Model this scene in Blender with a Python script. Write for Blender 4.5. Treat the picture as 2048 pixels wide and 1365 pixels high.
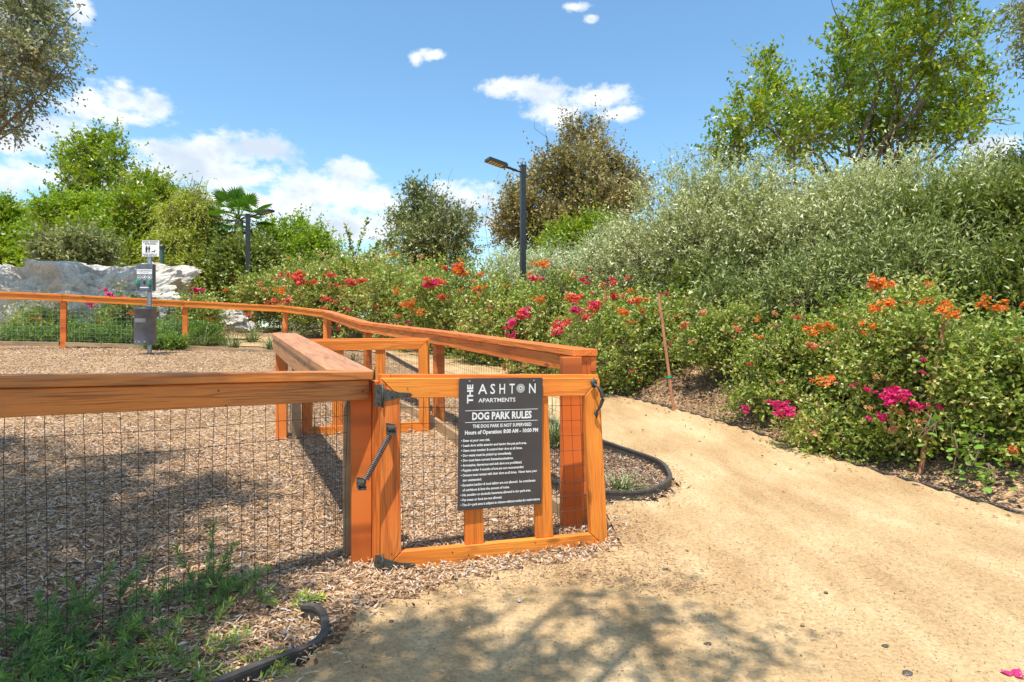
import bpy, bmesh, math, random
import numpy as np
from mathutils import Vector, noise as mnoise
R=math.radians
random.seed(7); rng=np.random.default_rng(7)
scene=bpy.context.scene
for o in list(bpy.data.objects): bpy.data.objects.remove(o)
COL=scene.collection
# ---------------------------------------------------------------- camera
CH=1.03; FX=1200.0; CX,CY=1024.0,682.5
cam_d=bpy.data.cameras.new('camera'); cam=bpy.data.objects.new('camera',cam_d); COL.objects.link(cam)
cam_d.sensor_width=36; cam_d.lens=FX/2048*36; cam_d.clip_start=.05; cam_d.clip_end=2000
cam.location=(0,0,CH); cam.rotation_euler=(R(90),0,0); scene.camera=cam
# ---------------------------------------------------------------- sun, sky, exposure
SDX,SDY=.11,.34                       # the sun's light moves this far right / away per metre it falls
sun_d=bpy.data.lights.new('sun','SUN'); sun_d.energy=3.7; sun_d.angle=R(.5); sun_d.color=(1,.95,.87)
sun=bpy.data.objects.new('sun',sun_d); COL.objects.link(sun)
sun.rotation_euler=Vector((SDX,SDY,-1)).to_track_quat('-Z','Y').to_euler()
SEL=math.atan(1/math.hypot(SDX,SDY)); SROT=math.atan2(-SDX,-SDY)
scene.view_settings.view_transform='Standard'; scene.view_settings.look='None'
scene.view_settings.gamma=1; scene.view_settings.use_curve_mapping=False; scene.view_settings.exposure=.78
scene.render.engine='CYCLES'; scene.cycles.max_bounces=6; scene.cycles.diffuse_bounces=3; scene.cycles.glossy_bounces=2; scene.cycles.transmission_bounces=3; scene.cycles.transparent_max_bounces=4
world=bpy.data.worlds.new('World'); scene.world=world; world.use_nodes=True
def build_world():
    nt=world.node_tree; N=nt.nodes; L=nt.links; N.clear()
    def nd(t,**k):
        n=N.new(t)
        for a,b in k.items(): setattr(n,a,b)
        return n
    def math_(op,a,b=None,c=None,clamp=False):
        n=nd('ShaderNodeMath',operation=op,use_clamp=clamp)
        for i,v in enumerate((a,b,c)):
            if v is None: continue
            if isinstance(v,(int,float)): n.inputs[i].default_value=v
            else: L.new(v,n.inputs[i])
        return n.outputs[0]
    def vm(op,a,b=None):
        n=nd('ShaderNodeVectorMath',operation=op)
        for i,v in enumerate((a,b)):
            if v is None: continue
            if isinstance(v,tuple): n.inputs[i].default_value=v
            else: L.new(v,n.inputs[i])
        return n
    out=nd('ShaderNodeOutputWorld')
    sky=nd('ShaderNodeTexSky',sky_type='NISHITA'); sky.sun_disc=False
    sky.sun_elevation=SEL; sky.sun_rotation=SROT; sky.air_density=1.0; sky.dust_density=.5; sky.ozone_density=1.4
    hs=nd('ShaderNodeHueSaturation'); hs.inputs['Saturation'].default_value=1.08; hs.inputs['Value'].default_value=1.0
    mu=nd('ShaderNodeMix',data_type='RGBA',blend_type='MULTIPLY'); mu.inputs['Factor'].default_value=1; mu.inputs['B'].default_value=(.85,.97,.94,1); L.new(sky.outputs[0],mu.inputs['A']); L.new(mu.outputs['Result'],hs.inputs['Color'])
    bg=nd('ShaderNodeBackground'); bg.inputs[1].default_value=.15; L.new(hs.outputs[0],bg.inputs[0])
    tc=nd('ShaderNodeTexCoord'); sep=nd('ShaderNodeSeparateXYZ'); L.new(tc.outputs['Generated'],sep.inputs[0])
    az=math_('ARCTAN2',sep.outputs[0],sep.outputs[1]); el=math_('ARCSINE',sep.outputs[2])
    cmb=nd('ShaderNodeCombineXYZ'); L.new(az,cmb.inputs[0]); L.new(el,cmb.inputs[1]); ae=cmb.outputs[0]
    blobs=[]
    def ang(px,py):
        d=Vector((px-CX,FX,CY-py)).normalized(); return math.atan2(d.x,d.y),math.asin(d.z)
    for px,py,rx,ry in [(240,200,62,42),(300,218,58,34),(185,200,45,28),(225,230,110,24),(110,262,110,34),(40,285,90,36),(80,345,110,36),(20,360,50,40),
      (330,308,80,32),(430,300,90,36),(520,298,92,36),(420,350,210,55),(300,360,80,55),(690,355,58,42),(640,385,130,52),(520,410,260,60),
      (765,402,80,34),(880,395,70,30),(935,402,80,32),(840,440,190,36),(1010,178,44,20),(1085,182,70,30),(1175,195,85,32),(1115,228,62,34),
      (1235,228,52,18),(868,110,36,14),(832,116,16,16),(1150,14,34,11),(1183,40,16,10),(160,15,28,38),(1990,295,80,26),(620,450,300,40)]:
        a,e=ang(px,py); a1,_=ang(px+rx,py); _,e1=ang(px,py-ry)
        blobs.append((a,e,abs(a1-a),abs(e1-e)))
    rr=random.Random(5)
    for k in range(30):                                     # the same kind of sky outside the frame
        a=rr.uniform(-math.pi,math.pi); e=rr.uniform(.12,1.15)
        if abs(a)<.85 and e<.62: continue
        w=rr.uniform(.08,.26)/max(.35,math.cos(e))
        blobs.append((a,e,w,rr.uniform(.04,.09))); blobs.append((a+w*.5,e-.02,w*.8,.05))
    m=None
    for a,e,ra,re in blobs:
        v=vm('SUBTRACT',ae,(a,e,0)).outputs[0]; v=vm('MULTIPLY',v,(1/ra,1/re,0)).outputs[0]
        l=vm('LENGTH',v).outputs['Value']
        m=l if m is None else math_('SMOOTH_MIN',m,l,.35)
    def noi(off,sc,det,rough=.55):
        v=vm('MULTIPLY',ae,(1,1.5,1)).outputs[0]; v=vm('ADD',v,off).outputs[0]
        n=nd('ShaderNodeTexNoise'); n.inputs['Scale'].default_value=sc; n.inputs['Detail'].default_value=det; n.inputs['Roughness'].default_value=rough
        L.new(v,n.inputs['Vector']); return n.outputs['Fac']
    n1=noi((3,1,0),14,9,.6); n2=noi((3,.97,0),9,5,.5); n3=noi((9,5,2),45,5,.6)
    t=math_('SUBTRACT',1.0,m); t=math_('ADD',t,math_('MULTIPLY',math_('SUBTRACT',n1,.5),2.3)); t=math_('ADD',t,math_('MULTIPLY',math_('SUBTRACT',n3,.5),1.5))
    mr=nd('ShaderNodeMapRange',interpolation_type='SMOOTHSTEP'); L.new(t,mr.inputs[0]); mr.inputs[1].default_value=-.15; mr.inputs[2].default_value=.75; mr.inputs[4].default_value=.97
    dens=mr.outputs[0]
    sh=nd('ShaderNodeMapRange',interpolation_type='SMOOTHSTEP'); L.new(math_('ADD',math_('MULTIPLY',n2,1.0),math_('MULTIPLY',t,.16)),sh.inputs[0]); sh.inputs[1].default_value=.50; sh.inputs[2].default_value=.78
    mc=nd('ShaderNodeMix',data_type='RGBA'); L.new(sh.outputs[0],mc.inputs['Factor']); mc.inputs['A'].default_value=(.86,.89,.92,1); mc.inputs['B'].default_value=(.56,.64,.74,1)
    cb=nd('ShaderNodeBackground'); cb.inputs[1].default_value=.76; L.new(mc.outputs['Result'],cb.inputs[0])
    ms=nd('ShaderNodeMixShader'); L.new(dens,ms.inputs[0]); L.new(bg.outputs[0],ms.inputs[1]); L.new(cb.outputs[0],ms.inputs[2]); L.new(ms.outputs[0],out.inputs[0])
build_world()
# ---------------------------------------------------------------- object helpers
def link(o,parent=None):
    COL.objects.link(o)
    if parent is not None: o.parent=parent
    return o
def tag(o,label=None,cat=None,group=None,kind=None):
    if label: o['label']=label
    if cat: o['category']=cat
    if group: o['group']=group
    if kind: o['kind']=kind
    return o
def thing(name,loc,label,cat,group=None):
    o=bpy.data.objects.new(name,None); o.empty_display_size=.1; o.location=loc
    link(o); tag(o,label,cat,group); return o
def finish(name,me,mat,parent=None,smooth=False):
    """vertices are given in world space; a child is moved into its parent's frame"""
    o=bpy.data.objects.new(name,me)
    if mat is not None and not me.materials: me.materials.append(mat)
    me.polygons.foreach_set('use_smooth',[bool(smooth)]*len(me.polygons))
    link(o,parent)
    if parent is not None:
        off=Vector((0,0,0)); p=parent
        while p is not None: off+=p.location; p=p.parent
        me.transform(__import__('mathutils').Matrix.Translation(-off))
    return o
class MB:
    def __init__(s): s.V=[]; s.F=[]; s.A=[]; s.n=0
    def add(s,V,F,a=0.5):
        V=np.asarray(V,dtype=np.float32).reshape(-1,3); F=np.asarray(F,dtype=np.int64)
        s.V.append(V); s.F.append(F+s.n); s.n+=len(V)
        s.A.append(np.broadcast_to(np.asarray(a,dtype=np.float32),(len(F),)).copy())
    def mesh(s,name):
        me=bpy.data.meshes.new(name)
        if not s.V: return me
        V=np.concatenate(s.V); me.vertices.add(len(V)); me.vertices.foreach_set('co',V.ravel())
        loops=np.concatenate([f.ravel() for f in s.F]); tot=np.concatenate([np.full(len(f),f.shape[1]) for f in s.F])
        st=np.concatenate([[0],np.cumsum(tot)[:-1]])
        me.loops.add(len(loops)); me.loops.foreach_set('vertex_index',loops.astype(np.int32))
        me.polygons.add(len(tot)); me.polygons.foreach_set('loop_start',st.astype(np.int32)); 
        at=me.attributes.new('rnd','FLOAT','FACE'); at.data.foreach_set('value',np.concatenate(s.A))
        me.update(calc_edges=True); me.validate(); return me
    def obj(s,name,mat,parent=None,smooth=False): return finish(name,s.mesh(name),mat,parent,smooth)
    def tube(s,P,r,sides=6,a=.5,cap=True):
        P=np.asarray(P,float); n=len(P); r=np.broadcast_to(np.asarray(r,float),(n,))
        T=np.gradient(P,axis=0); T/=np.linalg.norm(T,axis=1)[:,None]+1e-9
        ref=np.array([0,0,1.]) if abs(T[0][2])<.9 else np.array([1.,0,0])
        V=[]
        for i in range(n):
            u=np.cross(T[i],ref); u/=np.linalg.norm(u)+1e-9; v=np.cross(T[i],u)
            for k in range(sides):
                an=2*math.pi*k/sides; V.append(P[i]+r[i]*(math.cos(an)*u+math.sin(an)*v))
        F=[(i*sides+k,i*sides+(k+1)%sides,(i+1)*sides+(k+1)%sides,(i+1)*sides+k) for i in range(n-1) for k in range(sides)]
        s.add(V,F,a)
        if cap and sides<=12:
            s.V.append(np.asarray([P[0],P[-1]],dtype=np.float32)); b=s.n; s.n+=2; base=b-n*sides
            F=[(b,base+(k+1)%sides,base+k) for k in range(sides)]+[(b+1,base+(n-1)*sides+k,base+(n-1)*sides+(k+1)%sides) for k in range(sides)]
            s.F.append(np.array(F)); s.A.append(np.full(len(F),a,dtype=np.float32))
    def box(s,c,size,rz=0,a=.5):
        c=np.array(c,float); h=np.array(size)/2; cr,sr=math.cos(rz),math.sin(rz); V=[]
        for x in(-1,1):
            for y in(-1,1):
                for z in(-1,1):
                    p=np.array([x*h[0],y*h[1],z*h[2]]); V.append(c+[p[0]*cr-p[1]*sr,p[0]*sr+p[1]*cr,p[2]])
        s.add(V,[(0,1,3,2),(4,6,7,5),(0,4,5,1),(2,3,7,6),(0,2,6,4),(1,5,7,3)],a)
    def prism(s,poly,vec,a=.5):
        """3-D polygon extruded by a vector"""
        P=[Vector(p) for p in poly]; vec=Vector(vec); n=len(P)
        V=[p[:] for p in P]+[(p+vec)[:] for p in P]
        s.add(V,[(i,(i+1)%n,n+(i+1)%n,n+i) for i in range(n)],a)
        b=s.n-2*n
        s.F.append(np.array([[b+i for i in range(n)][::-1]])); s.A.append(np.array([a],dtype=np.float32))
        s.F.append(np.array([[b+n+i for i in range(n)]])); s.A.append(np.array([a],dtype=np.float32))
def px(x,y,d): return Vector(((x-CX)/FX*d,d,CH-(y-CY)/FX*d))   # a photo point at a distance in metres, as a place in the world
def project(P):
    P=np.asarray(P); return CX+P[...,0]/P[...,1]*FX, CY-(P[...,2]-CH)/P[...,1]*FX
# ---------------------------------------------------------------- materials
def newmat(name):
    m=bpy.data.materials.new(name); m.use_nodes=True; nt=m.node_tree; p=nt.nodes['Principled BSDF']; return m,nt,p
def nnode(nt,t,**k):
    n=nt.nodes.new(t)
    for a,b in k.items():
        if a.startswith('i_'):
            key=a[2:]; key=int(key) if key.isdigit() else key; n.inputs[key].default_value=b
        else: setattr(n,a,b)
    return n
def ramp(nt,fac,stops,interp='LINEAR'):
    r=nt.nodes.new('ShaderNodeValToRGB'); r.color_ramp.interpolation=interp; e=r.color_ramp.elements
    while len(e)<len(stops): e.new(.5)
    for i,(p,c) in enumerate(stops): e[i].position=p; e[i].color=(*c,1) if len(c)==3 else c
    nt.links.new(fac,r.inputs[0]); return r.outputs[0]
def bump(nt,p,h,strength,dist=.01):
    b=nt.nodes.new('ShaderNodeBump'); b.inputs['Strength'].default_value=strength; b.inputs['Distance'].default_value=dist
    nt.links.new(h,b.inputs['Height']); nt.links.new(b.outputs[0],p.inputs['Normal']); return b
def noise_(nt,vec,scale,detail=4,rough=.55):
    n=nt.nodes.new('ShaderNodeTexNoise'); n.inputs['Scale'].default_value=scale; n.inputs['Detail'].default_value=detail; n.inputs['Roughness'].default_value=rough
    if vec is not None: nt.links.new(vec,n.inputs['Vector'])
    return n.outputs['Fac']
def mixc(nt,f,a,b,mode='MIX'):
    n=nt.nodes.new('ShaderNodeMix'); n.data_type='RGBA'; n.blend_type=mode
    for s,v in(('Factor',f),('A',a),('B',b)):
        if isinstance(v,(int,float)): n.inputs[s].default_value=v
        elif isinstance(v,tuple): n.inputs[s].default_value=(*v,1)
        else: nt.links.new(v,n.inputs[s])
    return n.outputs['Result']
def plain(name,col,rough=.5,metal=0,var=.15,scale=40,bmp=.1):
    m,nt,p=newmat(name); tc=nt.nodes.new('ShaderNodeTexCoord')
    f=noise_(nt,tc.outputs['Object'],scale,5)
    nt.links.new(ramp(nt,f,[(.3,tuple(c*(1-var) for c in col)),(.7,tuple(min(1,c*(1+var)) for c in col))]),p.inputs['Base Color'])
    p.inputs['Roughness'].default_value=rough; p.inputs['Metallic'].default_value=metal
    if bmp: bump(nt,p,f,bmp,.003)
    return m
def leafmat(name,stops,trans=.35,rough=.5,spec=.4):
    m,nt,p=newmat(name); at=nnode(nt,'ShaderNodeAttribute',attribute_name='rnd')
    c=ramp(nt,at.outputs['Fac'],stops)
    nt.links.new(c,p.inputs['Base Color']); p.inputs['Roughness'].default_value=rough; p.inputs['Specular IOR Level'].default_value=spec
    tr=nt.nodes.new('ShaderNodeBsdfTranslucent'); nt.links.new(mixc(nt,1.0,c,(1.0,1.15,.5),'MULTIPLY'),tr.inputs[0])
    mx=nt.nodes.new('ShaderNodeMixShader'); mx.inputs[0].default_value=trans
    out=nt.nodes['Material Output']; nt.links.new(p.outputs[0],mx.inputs[1]); nt.links.new(tr.outputs[0],mx.inputs[2]); nt.links.new(mx.outputs[0],out.inputs[0])
    return m
def woodmat(name,c0,c1,dark,weather=0.0):
    m,nt,p=newmat(name); at=nnode(nt,'ShaderNodeAttribute',attribute_name='gr')
    mp=nnode(nt,'ShaderNodeMapping'); mp.inputs['Scale'].default_value=(1.1,13,13); nt.links.new(at.outputs['Vector'],mp.inputs[0])
    big=noise_(nt,mp.outputs[0],1.0,3,.5)
    wv=nnode(nt,'ShaderNodeMath',operation='MULTIPLY'); nt.links.new(big,wv.inputs[0]); wv.inputs[1].default_value=26
    sn=nnode(nt,'ShaderNodeMath',operation='SINE'); nt.links.new(wv.outputs[0],sn.inputs[0])
    mp2=nnode(nt,'ShaderNodeMapping'); mp2.inputs['Scale'].default_value=(4,150,150); nt.links.new(at.outputs['Vector'],mp2.inputs[0])
    fine=noise_(nt,mp2.outputs[0],1.0,4,.6)
    mp3=nnode(nt,'ShaderNodeMapping'); mp3.inputs['Scale'].default_value=(1.6,5,5); nt.links.new(at.outputs['Vector'],mp3.inputs[0])
    blotch=noise_(nt,mp3.outputs[0],1.0,3,.5)
    col=ramp(nt,blotch,[(.32,c0),(.68,c1)])
    g=ramp(nt,sn.outputs[0],[(.0,(0,0,0)),(.62,(0,0,0)),(1,(.42,.42,.42))])
    col=mixc(nt,g,col,dark)
    f2=ramp(nt,fine,[(.33,(.62,.62,.62)),(.5,(0,0,0))])
    col=mixc(nt,f2,col,dark)
    mp4=nnode(nt,'ShaderNodeMapping'); mp4.inputs['Scale'].default_value=(3.2,9,9); nt.links.new(at.outputs['Vector'],mp4.inputs[0])
    vo=nnode(nt,'ShaderNodeTexVoronoi'); vo.inputs['Scale'].default_value=1; nt.links.new(mp4.outputs[0],vo.inputs['Vector'])
    kn=ramp(nt,vo.outputs['Distance'],[(.0,(.7,.7,.7)),(.09,(.55,.55,.55)),(.15,(0,0,0))])
    col=mixc(nt,kn,col,(dark[0]*.5,dark[1]*.5,dark[2]*.5))
    if weather:
        w=ramp(nt,noise_(nt,mp3.outputs[0],2.2,6,.7),[(.42,(0,0,0)),(.62,(weather,)*3)])
        col=mixc(nt,w,col,(.20,.14,.09))
    nt.links.new(col,p.inputs['Base Color']); p.inputs['Roughness'].default_value=.5; p.inputs['Specular IOR Level'].default_value=.35
    b=nnode(nt,'ShaderNodeMath',operation='ADD'); nt.links.new(fine,b.inputs[0]); nt.links.new(sn.outputs[0],b.inputs[1])
    bump(nt,p,b.outputs[0],.25,.0015); return m
W_OR=woodmat('orange_stained_wood',(.74,.165,.028),(.84,.26,.048),(.24,.05,.012))
W_YE=woodmat('amber_stained_wood',(.78,.20,.025),(.86,.30,.04),(.36,.10,.018))
W_FR=woodmat('brown_blotched_stained_wood',(.50,.20,.055),(.80,.25,.045),(.13,.045,.014),.22)  # stain with random brown blotches and stronger dark grain, for the front rails
W_BR=woodmat('worn_stained_wood',(.56,.24,.10),(.66,.29,.12),(.26,.10,.04),.35)
W_RAW=woodmat('weathered_raw_wood',(.42,.28,.15),(.52,.36,.20),(.22,.13,.07),.5)
M_WIRE=plain('rusty_wire',(.055,.045,.04),.6,.4)
M_IRON=plain('black_iron',(.06,.062,.05),.62,.1,.5,90,.3)
M_STEEL=plain('galvanised_steel',(.42,.45,.48),.4,.7,.15,60)
M_BLACK=plain('black_plastic_edging',(.075,.065,.055),.55,0,.35,30,.2)
M_POLE=plain('charcoal_painted_pole',(.025,.027,.032),.4,0,.2,10,.05)
M_BIN=plain('dark_grey_powder_coat',(.12,.135,.165),.42,0,.25,8,.05)
M_SIGN=plain('charcoal_sign_panel',(.062,.054,.052),.5,0,.25,5,.0)
M_WHITE=plain('white_print',(.80,.80,.78),.5,0,.03,10,0)
M_BLKINK=plain('black_print',(.02,.02,.02),.5,0,.1,10,0)
M_BAG=plain('green_plastic_bag',(.02,.30,.14),.35,0,.3,60,.3)
M_TIE=plain('green_garden_tie',(.0,.35,.22),.5,0,.1,60,0)
M_BARK=plain('grey_brown_bark',(.17,.125,.09),.9,0,.4,25,.8)
M_TWIG=plain('twig_bark',(.20,.14,.09),.9,0,.4,60,.2)
M_STAKE=plain('reddish_garden_stake',(.42,.18,.09),.8,0,.35,50,.3)
M_LED=plain('amber_led_lens',(.55,.40,.14),.3,0,.3,80,0)
# ---------------------------------------------------------------- terrain
GA=np.array([(-.634,2.73,0),(.38,3.33,.025),(-.74,5.85,.23),(-1.94,5.15,.20),(-1.95,8,.40),(-3.28,10.6,.65),(-4.55,12,.81),(-6.38,11.7,.91),(-8.15,10.9,.975),(-1.55,1.82,.03),(1.8,2.0,-.02),(-5.94,9.9,.865),(3,3.6,0.0),(1.77,6.5,.27)])
_M=np.c_[np.ones(len(GA)),GA[:,0],GA[:,1]]
GC,*_=np.linalg.lstsq(_M,GA[:,2],rcond=None); _r=GA[:,2]-_M@GC
_D=((GA[:,None,:2]-GA[None,:,:2])**2).sum(-1); GS=2.2
GW=np.linalg.solve(np.exp(-_D/(2*GS*GS))+np.eye(len(GA))*.02,_r)
EDGE_R=[(3.9,-6),(3.6,-1),(3.35,1.5),(3.1,3.0),(3.0,3.52),(2.86,3.92),(2.59,4.6),(2.35,5.26),(1.96,6.24),(1.59,6.95),(1.22,7.7),(.75,8.92),(-.13,10.74),(-1.53,13.3),(-2.83,15.2),(-5.2,16.4),(-9,17.2),(-16,18)]
def smooth_line(P,n=6):
    P=[Vector((*p,0)) if len(p)==2 else Vector(p) for p in P]; out=[]
    Q=[2*P[0]-P[1]]+P+[2*P[-1]-P[-2]]
    for i in range(1,len(Q)-2):
        for k in range(n):
            t=k/n; a,b,c,d=Q[i-1:i+3]
            out.append(.5*((2*b)+(c-a)*t+(2*a-5*b+4*c-d)*t*t+(3*b-a-3*c+d)*t**3))
    out.append(P[-1]); return np.array([(v.x,v.y) for v in out])
ER=smooth_line(EDGE_R,4)
def side_dist(X,Y,L):
    """signed distance to a polyline, positive on its right-hand side going along it"""
    X=np.asarray(X,float); best=np.full(X.shape,1e9); sg=np.ones(X.shape)
    for (ax,ay),(bx,by) in zip(L[:-1],L[1:]):
        dx,dy=bx-ax,by-ay; l2=dx*dx+dy*dy
        t=np.clip(((X-ax)*dx+(Y-ay)*dy)/l2,0,1); qx=X-(ax+t*dx); qy=Y-(ay+t*dy); d=np.hypot(qx,qy)
        s=np.where(dx*qy-dy*qx<0,1.,-1.); m=d<best; best=np.where(m,d,best); sg=np.where(m,s,sg)
    return best*sg
def ground(X,Y):
    X=np.asarray(X,float); Y=np.asarray(Y,float)
    yc=np.where(Y<13,np.maximum(Y,-3),13+5*(1-np.exp(-(np.maximum(Y,13)-13)/5))); xc=8*np.tanh(X/8)
    z=GC[0]+GC[1]*xc+GC[2]*yc
    for (ax,ay,_),w in zip(GA,GW): z=z+w*np.exp(-((X-ax)**2+(Y-ay)**2)/(2*GS*GS))
    d=side_dist(X,Y,ER); k=np.clip((X+9)/11,0,1); k=.12+.88*k*k*(3-2*k)
    b=np.maximum(0,d-.15); b=3.4*(1-np.exp(-b*.42/3.4*1.1))
    z=z+b*k+np.where(d>.2,.03*np.sin(X*5.1+Y*3.3)*np.sin(Y*4.3-X*2.1),0)
    return z
def gz(x,y): return float(ground(np.array([x]),np.array([y]))[0])
def gp(x,y,up=0): return Vector((x,y,gz(x,y)+up))
def grow(a,b,step,far0,far1):
    m=list(np.arange(a,b,step)); s=step; x=m[-1]
    while x<far1: s*=1.22; x+=s; m.append(x)
    s=step; x=m[0]; pre=[]
    while x>far0: s*=1.22; x-=s; pre.append(x)
    return np.array(pre[::-1]+m)
gx=grow(-10,8,.11,-350,350); gy=grow(-2,17,.11,-120,600)
X,Y=np.meshgrid(gx,gy); Z=ground(X,Y)
bumpy=np.vectorize(lambda x,y: mnoise.noise((x*1.3,y*1.3,0))*.012+mnoise.noise((x*5,y*5,3))*.006)
near=(abs(X)<11)&(Y<18)&(Y>-3); Zn=Z.copy(); Zn[near]+=bumpy(X[near],Y[near])
ny,nx=X.shape; idx=np.arange(nx*ny).reshape(ny,nx)
F=np.stack([idx[:-1,:-1],idx[:-1,1:],idx[1:,1:],idx[1:,:-1]],-1).reshape(-1,4)
g=MB(); g.add(np.stack([X,Y,Zn],-1).reshape(-1,3),F)
mg,nt,p=newmat('mulch_soil'); tc=nt.nodes.new('ShaderNodeTexCoord'); co=tc.outputs['Object']
v=nnode(nt,'ShaderNodeTexVoronoi'); v.inputs['Scale'].default_value=42; v.inputs['Randomness'].default_value=1
mp=nnode(nt,'ShaderNodeMapping'); mp.inputs['Scale'].default_value=(1,1.9,1); mp.inputs['Rotation'].default_value=(0,0,.5); nt.links.new(co,mp.inputs[0]); nt.links.new(mp.outputs[0],v.inputs['Vector'])
sp=nnode(nt,'ShaderNodeSeparateColor'); nt.links.new(v.outputs['Color'],sp.inputs[0])
c=ramp(nt,sp.outputs[0],[(0,(.12,.06,.028)),(.4,(.34,.20,.095)),(.75,(.52,.34,.175)),(1,(.66,.47,.27))])
sh=ramp(nt,noise_(nt,co,1.3,4),[(.35,(.72,.66,.60)),(.65,(1,1,1))]); c=mixc(nt,1.0,c,sh,'MULTIPLY')
nt.links.new(c,p.inputs['Base Color']); p.inputs['Roughness'].default_value=.95; bump(nt,p,v.outputs['Distance'],.7,.02)
tag(g.obj('ground',mg,smooth=True),kind='structure')
# path: a sheet of decomposed granite a few millimetres above the ground
PL=[(-12,14.2),(-8.5,14.0),(-6.4,13.3),(-5.05,13.1),(-3.6,13.0),(-2.6,12.4),(-1.61,10.0),(-.6,7.9),(.33,5.78),(.77,4.84),(1.01,4.5),(1.07,4.2),(1.04,3.95),(.89,3.72),(.61,3.65),(.47,3.55),(.53,3.25),(.50,3.0),(.32,2.82),(.05,2.72),(-.2,2.62),(-.42,2.45),(-.62,2.25),(-.655,2.0),(-.76,1.84),(-1.1,1.5),(-1.7,.9),(-2.6,0),(-4.5,-2),(-6,-6)]
PLS=smooth_line(PL,4)
poly=np.concatenate([ER,[(-16,15)],PLS])
def inpoly(X,Y,P):
    X=np.asarray(X,float); r=np.zeros(X.shape,bool); n=len(P)
    for i in range(n):
        x1,y1=P[i]; x2,y2=P[(i+1)%n]
        if y1==y2: continue
        c=((y1>Y)!=(y2>Y))&(X<(x2-x1)*(Y-y1)/(y2-y1)+x1); r^=c
    return r
ax=np.arange(-15,4,.07); ay=np.arange(-4,18.2,.07); X,Y=np.meshgrid(ax,ay); ny,nx=X.shape
inside=inpoly(X,Y,poly); idx=np.arange(nx*ny).reshape(ny,nx)
cell=inside[:-1,:-1]&inside[:-1,1:]&inside[1:,1:]&inside[1:,:-1]
F=np.stack([idx[:-1,:-1],idx[:-1,1:],idx[1:,1:],idx[1:,:-1]],-1)[cell]
Z=ground(X,Y)+.018; Z+=bumpy(X,Y)*.6
used=np.unique(F); remap=np.full(nx*ny,-1); remap[used]=np.arange(len(used))
g=MB(); g.add(np.stack([X,Y,Z],-1).reshape(-1,3)[used],remap[F])
mpth,nt,p=newmat('decomposed_granite'); tc=nt.nodes.new('ShaderNodeTexCoord'); co=tc.outputs['Object']
fine=noise_(nt,co,150,6,.9); med=noise_(nt,co,60,5,.65)
mp=nnode(nt,'ShaderNodeMapping'); mp.inputs['Scale'].default_value=(2.2,.8,1); mp.inputs['Rotation'].default_value=(0,0,-.5); nt.links.new(co,mp.inputs[0]); big=noise_(nt,mp.outputs[0],1.6,5,.6)
c=ramp(nt,big,[(.33,(.42,.262,.115)),(.5,(.52,.345,.165)),(.66,(.61,.435,.23))])
c=mixc(nt,1.0,c,ramp(nt,fine,[(.35,(.48,.45,.42)),(.45,(.94,.94,.94)),(.56,(1,1,1)),(.68,(1.2,1.2,1.2))]),'MULTIPLY')
c=mixc(nt,1.0,c,ramp(nt,med,[(.33,(.70,.67,.64)),(.5,(.95,.95,.95)),(.66,(1.12,1.12,1.12))]),'MULTIPLY')
nt.links.new(c,p.inputs['Base Color']); p.inputs['Roughness'].default_value=.95
ad=nnode(nt,'ShaderNodeMath',operation='ADD'); nt.links.new(fine,ad.inputs[0]); nt.links.new(med,ad.inputs[1]); bump(nt,p,ad.outputs[0],.5,.004)
tag(g.obj('path',mpth,smooth=True),kind='structure')
def path_dist(X,Y): # >0 on path
    return np.where(inpoly(X,Y,poly),1,-1)*np.abs(side_dist(X,Y,PLS))
# ---------------------------------------------------------------- loose chips, litter and gravel
def chips(X,Y,Lm,Wm,seed,lift=.004,tilt=.35):
    r=np.random.default_rng(seed); n=len(X); Zb=ground(X,Y)+np.where(inpoly(X,Y,poly),.018,.0)+lift+r.random(n)**2*.022
    L=Lm*np.exp(r.normal(0,.38,n)); W=Wm*np.exp(r.normal(0,.35,n)); T=W*.35
    a=r.random(n)*2*np.pi; pt=r.normal(0,tilt,n); D=np.stack([np.cos(a)*np.cos(pt),np.sin(a)*np.cos(pt),np.sin(pt)],-1)
    S=np.stack([-np.sin(a),np.cos(a),r.normal(0,.45,n)],-1); S/=np.linalg.norm(S,axis=1)[:,None]; U=np.cross(D,S); U*=np.sign(U[:,2:3])+(U[:,2:3]==0)
    C=np.stack([X,Y,Zb],-1); h=L[:,None]/2; w=W[:,None]/2; t=T[:,None]
    v0=C-D*h-S*w*.6; v1=C-D*h*.9+S*w*.6; v2=C+D*h*.85+S*w*.45; v3=C+D*h-S*w*.3
    m0=C-S*w*.95-D*h*.1; m1=C+S*w+D*h*.15; top=C+U*t+U*L[:,None]*r.normal(0,.05,n)[:,None]
    V=np.stack([v0,m0,v3,v2+S*w*.25,top],1).reshape(-1,3) if False else np.stack([v0*.5+m0*.5,v3,v2*.6+m1*.4,v1,top],1).reshape(-1,3)
    b=np.arange(n)[:,None]*5
    F=np.concatenate([b+np.array([k,(k+1)%4,4]) for k in range(4)],0)
    return V,F,np.tile(r.random(n),4)
def scatter(poly_ok,x0,x1,y0,y1,n,dens,seed):
    r=np.random.default_rng(seed); X=r.uniform(x0,x1,n); Y=r.uniform(y0,y1,n)
    k=poly_ok(X,Y)&(r.random(n)<dens(X,Y)); return X[k],Y[k]
invis=lambda X,Y:(np.abs(X)<Y*.95+.5)
def mulch_ok(X,Y):
    d=path_dist(X,Y); r=np.random.default_rng(1).random(X.shape)
    side=side_dist(X,Y,ER)<0
    return side&invis(X,Y)&((d<0)|(r<np.exp(-np.maximum(d,0)/.05)*.7))
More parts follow.
